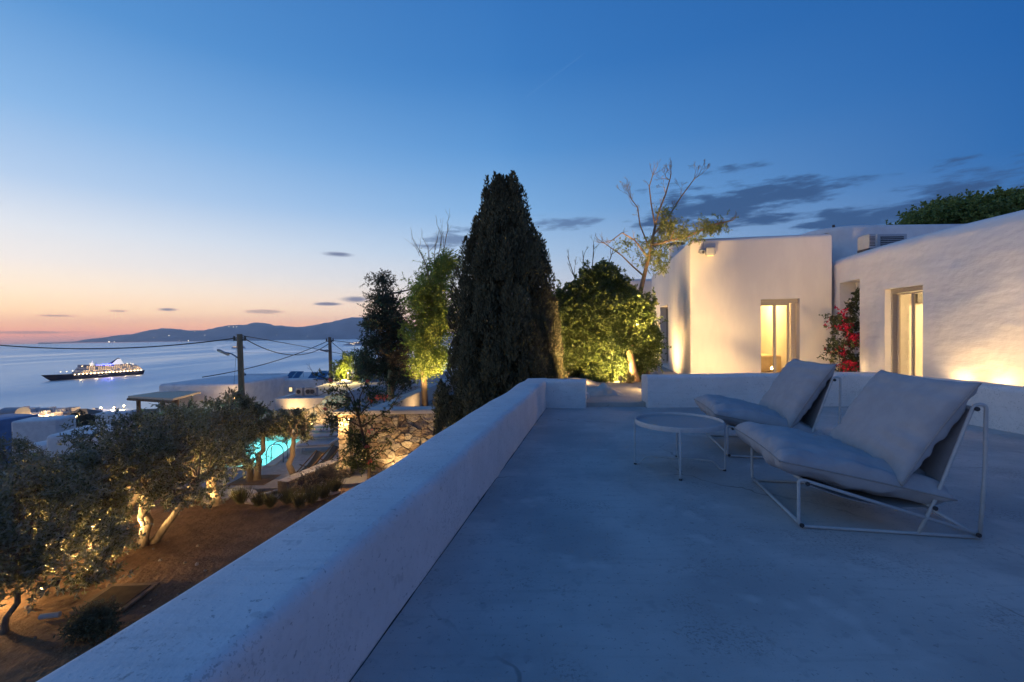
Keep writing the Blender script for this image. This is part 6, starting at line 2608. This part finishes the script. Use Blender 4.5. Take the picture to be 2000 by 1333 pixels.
# ------------------------------------------------------------------ ships
def ship():
    bow, stern = G(100, 744, ZS), G(276, 731, ZS)
    L = (bow - stern).length
    f = (bow - stern).normalized()
    s = Vector((-f.y, f.x, 0))
    if s.dot(-bow) < 0:
        s = -s
    mid = (bow + stern) / 2
    t = thing('cruise_ship', 'navy-hulled cruise ship lit up with rows of deck lights on the bay', 'ship', (mid.x, mid.y, ZS))

    def P(x, y, z):                     # x forward from midships, y towards the camera side
        return mid + f * x + s * y + UP * (z + ZS - mid.z)
    B = 13.0
    st = np.linspace(-.5, .5, 25)
    mb = MB()
    lv = [(-1.0, .86, 0), (4.0, .97, .4), (9.5, 1.0, 1.0)]
    for u in st:
        hb = B * (1 - max(0, (u - .22) / .28) ** 2.0) * (1 - .25 * max(0, (-.38 - u) / .12))
        hb = max(hb, .3)
        for (z, kf, rk) in lv:
            zz = z + (max(0, u - .1) * 9 if z > 5 else 0)
            x = u * L + (rk * 16 * max(0, (u - .3) / .2) ** 1.3 if u > .3 else -rk * 3 * max(0, (-.42 - u) / .08))
            fl_ = hb * (kf if u < .3 else kf * (1 - (1 - rk) * .35))
            mb.v += [tuple(P(x, fl_, zz)), tuple(P(x, -fl_, zz))]
    m = len(lv) * 2
    for i in range(len(st) - 1):
        for j in range(len(lv) - 1):
            for sd in (0, 1):
                a = i * m + j * 2 + sd
                mb.f.append((a, a + m, a + m + 2, a + 2))
        a = i * m + m - 2
        mb.f.append((a, a + m, a + m + 1, a + 1))
    mb.f.append((0, 2, 4, 5, 3, 1))
    mb.build('hull', HULL, t, auto=40)
    decks = [(9.5, -.48, .30, 12.6, SHIPWHITE), (12.5, -.47, .28, 12.5, SHIPGREY), (15.5, -.455, .262, 12.4, SHIPWHITE), (18.5, -.435, .25, 12.2, SHIPGREY), (21.5, -.41, .24, 11.8, SHIPWHITE), (24.5, -.34, .225, 11.0, SHIPGREY)]
    for i, (z, u0, u1, hb, mt) in enumerate(decks):
        poly = [P(u0 * L, hb, 0), P(u0 * L, -hb, 0), P(u1 * L - 8, -hb, 0), P(u1 * L, -hb * .35, 0), P(u1 * L, hb * .35, 0), P(u1 * L - 8, hb, 0)]
        d = MB().hexa([tuple(p.xy) for p in poly], ZS + z, ZS + z + 2.9).build('deck', mt, t)
        w = MB()
        n = int((u1 - u0) * L / 4.2)
        for k in range(n):
            x = u0 * L + (k + .5) * 4.2
            if rs.uniform() < .22 or x > u1 * L - 10:
                continue
            w.obox(P(x, hb + .12, z + 1.55), f, s, UP, 1.25, .1, .55 + .25 * rs.uniform())
        if w.v:
            w.build('lit_windows', SHIPWIN, d)['kind'] = 'stuff'
    # promenade lamps
    for k in range(19):
        x = (-.46 + .042 * k) * L
        MB().lathe(P(x, 13.4, 10.4), [(.2, -1.0), (1.2, 0), (.2, 1.0)], 6).build('deck_lamp', SHIPGLOW, t)
    for x, z in ((.30, 15.5), (.36, 14.5), (.42, 15), (.12, 25.2), (.15, 25.4), (.18, 25), (.21, 24.6), (-.30, 25), (-.34, 24.4), (-.37, 23), (-.40, 20), (-.43, 17.5), (-.46, 14)):
        MB().lathe(P(x * L, 9.5 if x < .28 else 6, z + 3), [(.15, -.6), (.8, 0), (.15, .6)], 6).build('deck_lamp', SHIPGLOW, t)
    for x, z in ((-.02, 27), (-.07, 27.5), (-.10, 26)):
        MB().lathe(P(x * L, 9.6, z + 3), [(.2, -.8), (1.0, 0), (.2, .8)], 6).build('blue_lamp', SHIPBLUE, t)
        bulb(t, P(x * L, 11.5, z + 4), 7000, (.12, .14, 1.0), 1.0)
    MB().obox(P(-.05 * L, 6, 28.0), f, s, UP, 15, 4.2, .7).build('pool_deck', SHIPBLUE, t)  # blue deck lighting put into the slab's own glow
    # bridge front, funnel, mast
    MB().obox(P(.165 * L, 0, 28.4), f, s, UP, 6, 12.8, 1.5).build('bridge', SHIPGREY, t)
    fn = MB()
    for (z, x0, x1, hb) in ((27, -27, -5, 5.0), (33, -24, -9, 4.0), (37.0, -22.5, -13, 3.0), (39.8, -22, -16, 1.6)):
        fn.v += [tuple(P(-.19 * L + x0 + 13, hb, z)), tuple(P(-.19 * L + x1 + 13, hb, z)), tuple(P(-.19 * L + x1 + 13, -hb, z)), tuple(P(-.19 * L + x0 + 13, -hb, z))]
    for i in range(3):
        for a in range(4):
            b = (a + 1) % 4
            fn.f.append((i * 4 + a, i * 4 + b, i * 4 + 4 + b, i * 4 + 4 + a))
    fn.f.append((12, 13, 14, 15))
    fu = fn.build('funnel', EM('floodlit_funnel', (1, .93, .82), .75), t)  # floodlight put into the funnel as its own glow
    fin = MB()
    A0, A1_, A2_, A3_ = P(-.19 * L + 16, 0, 28), P(-.19 * L + 10, 0, 28), P(-.19 * L - 9, 0, 40.4), P(-.19 * L - 5, 0, 42)
    for off in (-1.6, 1.6):
        fin.v += [tuple(p + s * off) for p in (A0, A1_, A2_, A3_)]
    fin.f = [(0, 1, 2, 3), (7, 6, 5, 4), (0, 4, 5, 1), (1, 5, 6, 2), (2, 6, 7, 3), (3, 7, 4, 0)]
    fin.build('funnel_fin', HULL, fu)
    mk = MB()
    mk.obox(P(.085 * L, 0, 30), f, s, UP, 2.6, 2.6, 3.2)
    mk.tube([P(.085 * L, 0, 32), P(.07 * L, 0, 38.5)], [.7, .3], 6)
    mk.build('mast', EM('floodlit_mast', (1, .86, .62), .9), t)  # mast glows by itself in place of floodlight
    mk = MB()
    mk.tube([P(.035 * L, 0, 27), P(.035 * L, 0, 34)], .5, 6)
    mk.obox(P(.035 * L, 0, 32), f, s, UP, .3, 3, .3)
    mk.build('aft_mast', SHIPGREY, t)
    for k in range(6):
        x = (-.28 + .075 * k) * L
        MB().lathe(P(x, 13.2, 13.2), [(.2, -5), (1.1, -4.2), (1.35, 0), (1.1, 4.2), (.2, 5)], 8, f).build('lifeboat', SHIPWHITE, t, smooth=True)
    lg = MB()
    for k in range(9):
        lg.obox(P(.02 * L - k * 1.75 + 3, 13.12, 5.0 + .7 * math.sin(k * 1.7)), f + UP * .4 * math.cos(k * 1.7), s, UP - f * .2, 1.1, .08, .42 if k else 1.1)
    lg.build('hull_script', SHIPWHITE, t)
    for x in np.linspace(-.4, .25, 5):
        bulb(t, P(x * L, 20, 9), 4000, (1, .70, .36), 1.2)


ship()


def ferry():
    Y = 3600
    c = W(466, 672, Y)
    t = thing('ferry', 'small far ferry lit white, half behind the nearer utility pole', 'ship', (c.x, Y, ZS - 1))
    L = 105
    zs = ZS - Y * Y / (2 * RE)
    mb = MB()
    x0 = W(452, 672, Y).x
    mb.hexa([(x0, Y), (x0 + 8, Y - 8), (x0 + L, Y - 8), (x0 + L, Y + 8), (x0 + 8, Y + 8)], zs - 1, zs + 9)
    mb.build('hull', SHIPWHITE, t)
    MB().box((x0 + 14, Y - 7, zs + 9), (x0 + L - 8, Y + 7, zs + 17)).build('superstructure', SHIPWHITE, t)
    MB().box((x0 + 16, Y - 7.3, zs + 11), (x0 + L - 10, Y - 7.1, zs + 14.5)).build('lit_windows', SHIPWIN, t)
    MB().box((x0 + 60, Y - 3, zs + 17), (x0 + 72, Y + 3, zs + 24)).build('funnel', HULL, t)
    wk = MB()
    pts = [(478, 671, 3.0), (440, 674, 3.4), (415, 679, 4), (420, 684, 4.5), (470, 687, 4), (560, 687.5, 3.2), (640, 686, 2.4), (720, 684, 1.6)]
    xs = []
    n = 60
    tt = np.linspace(0, len(pts) - 1, n)
    pxs = np.interp(tt, range(len(pts)), [p[0] for p in pts])
    pys = np.interp(tt, range(len(pts)), [p[1] for p in pts])
    for _ in range(6):
        pxs[1:-1] = (pxs[:-2] + pxs[1:-1] * 2 + pxs[2:]) / 4
        pys[1:-1] = (pys[:-2] + pys[1:-1] * 2 + pys[2:]) / 4
    hw = np.interp(tt, range(len(pts)), [p[2] for p in pts])
    for i in range(n):
        for sgn in (-1, 1):
            p = G(pxs[i], pys[i] + sgn * hw[i] * .55, ZS + .5)
            r2 = p.x ** 2 + p.y ** 2
            z = ZS - r2 / (2 * RE) + .8
            wk.v.append((p.x, p.y, z))
    for i in range(n - 1):
        wk.f.append((i * 2, i * 2 + 1, i * 2 + 3, i * 2 + 2))
    m, Nw, Lw_, bw = nodes('smooth_wake_water')
    gw_ = Nw.new('ShaderNodeBsdfGlossy')
    gw_.inputs['Color'].default_value = (.80, .84, .92, 1)
    gw_.inputs['Roughness'].default_value = .30
    Lw_.new(gw_.outputs[0], Nw['Material Output'].inputs[0])
    tag(wk.build('ferry_wake', m, smooth=True), 'pale curved wake trailing behind the far ferry', 'wake')


ferry()
# lights on the far island
rs = np.random.RandomState(9)
ISL = EM('island_lamp', (1, .82, .55), 2.2)
for (px, py, s) in ((115, 673.0, 14), (130, 672, 16), (213, 668, 22), (223, 668, 12), (330, 656, 14), (368, 666, 16), (447, 638.5, 12), (456, 639, 12), (462, 639, 10), (300, 660, 8), (400, 655, 8),
                    (380, 648, 8), (540, 655, 8), (600, 657, 8), (350, 665, 8)):
    Y = 13900
    p = W(px, py, Y)
    v = ray(px, py)
    mb = MB()
    mb.lathe(p, [(s * .3, -s), (s, 0), (s * .3, s)], 6)
    tag(mb.build('village_light', ISL), 'tiny warm village light on the far island', 'light', 'village lights on the far island')
for (px, py) in ((686, 671), (693, 670), (700, 669.5), (690, 672.5)):
    p = W(px, py, 3880)
    mb = MB()
    mb.obox(p, (1, 0, 0), (0, 1, 0), UP, 9, 6, 4)
    tag(mb.build('headland_house', EM('headland_lamp', (1, .75, .5), .9)), 'tiny lit house on the low dark headland', 'house', 'lit houses on the headland')

# ------------------------------------------------------------------ evening haze over the bay
hz_m = bpy.data.materials.new('evening_haze')
hz_m.use_nodes = True
hn, hl_ = hz_m.node_tree.nodes, hz_m.node_tree.links
hn.remove(hn['Principled BSDF'])
pv = hn.new('ShaderNodeVolumePrincipled')
pv.inputs['Color'].default_value = (.62, .80, 1.0, 1)
pv.inputs['Density'].default_value = 3.2e-5
pv.inputs['Anisotropy'].default_value = .7
hl_.new(pv.outputs[0], hn['Material Output'].inputs['Volume'])
hb_ = MB().box((-19500, -6000, -240), (19500, 19500, 760)).build('haze', hz_m)
hb_['kind'] = 'stuff'
hb_['label'] = 'thin blue evening haze over the bay'
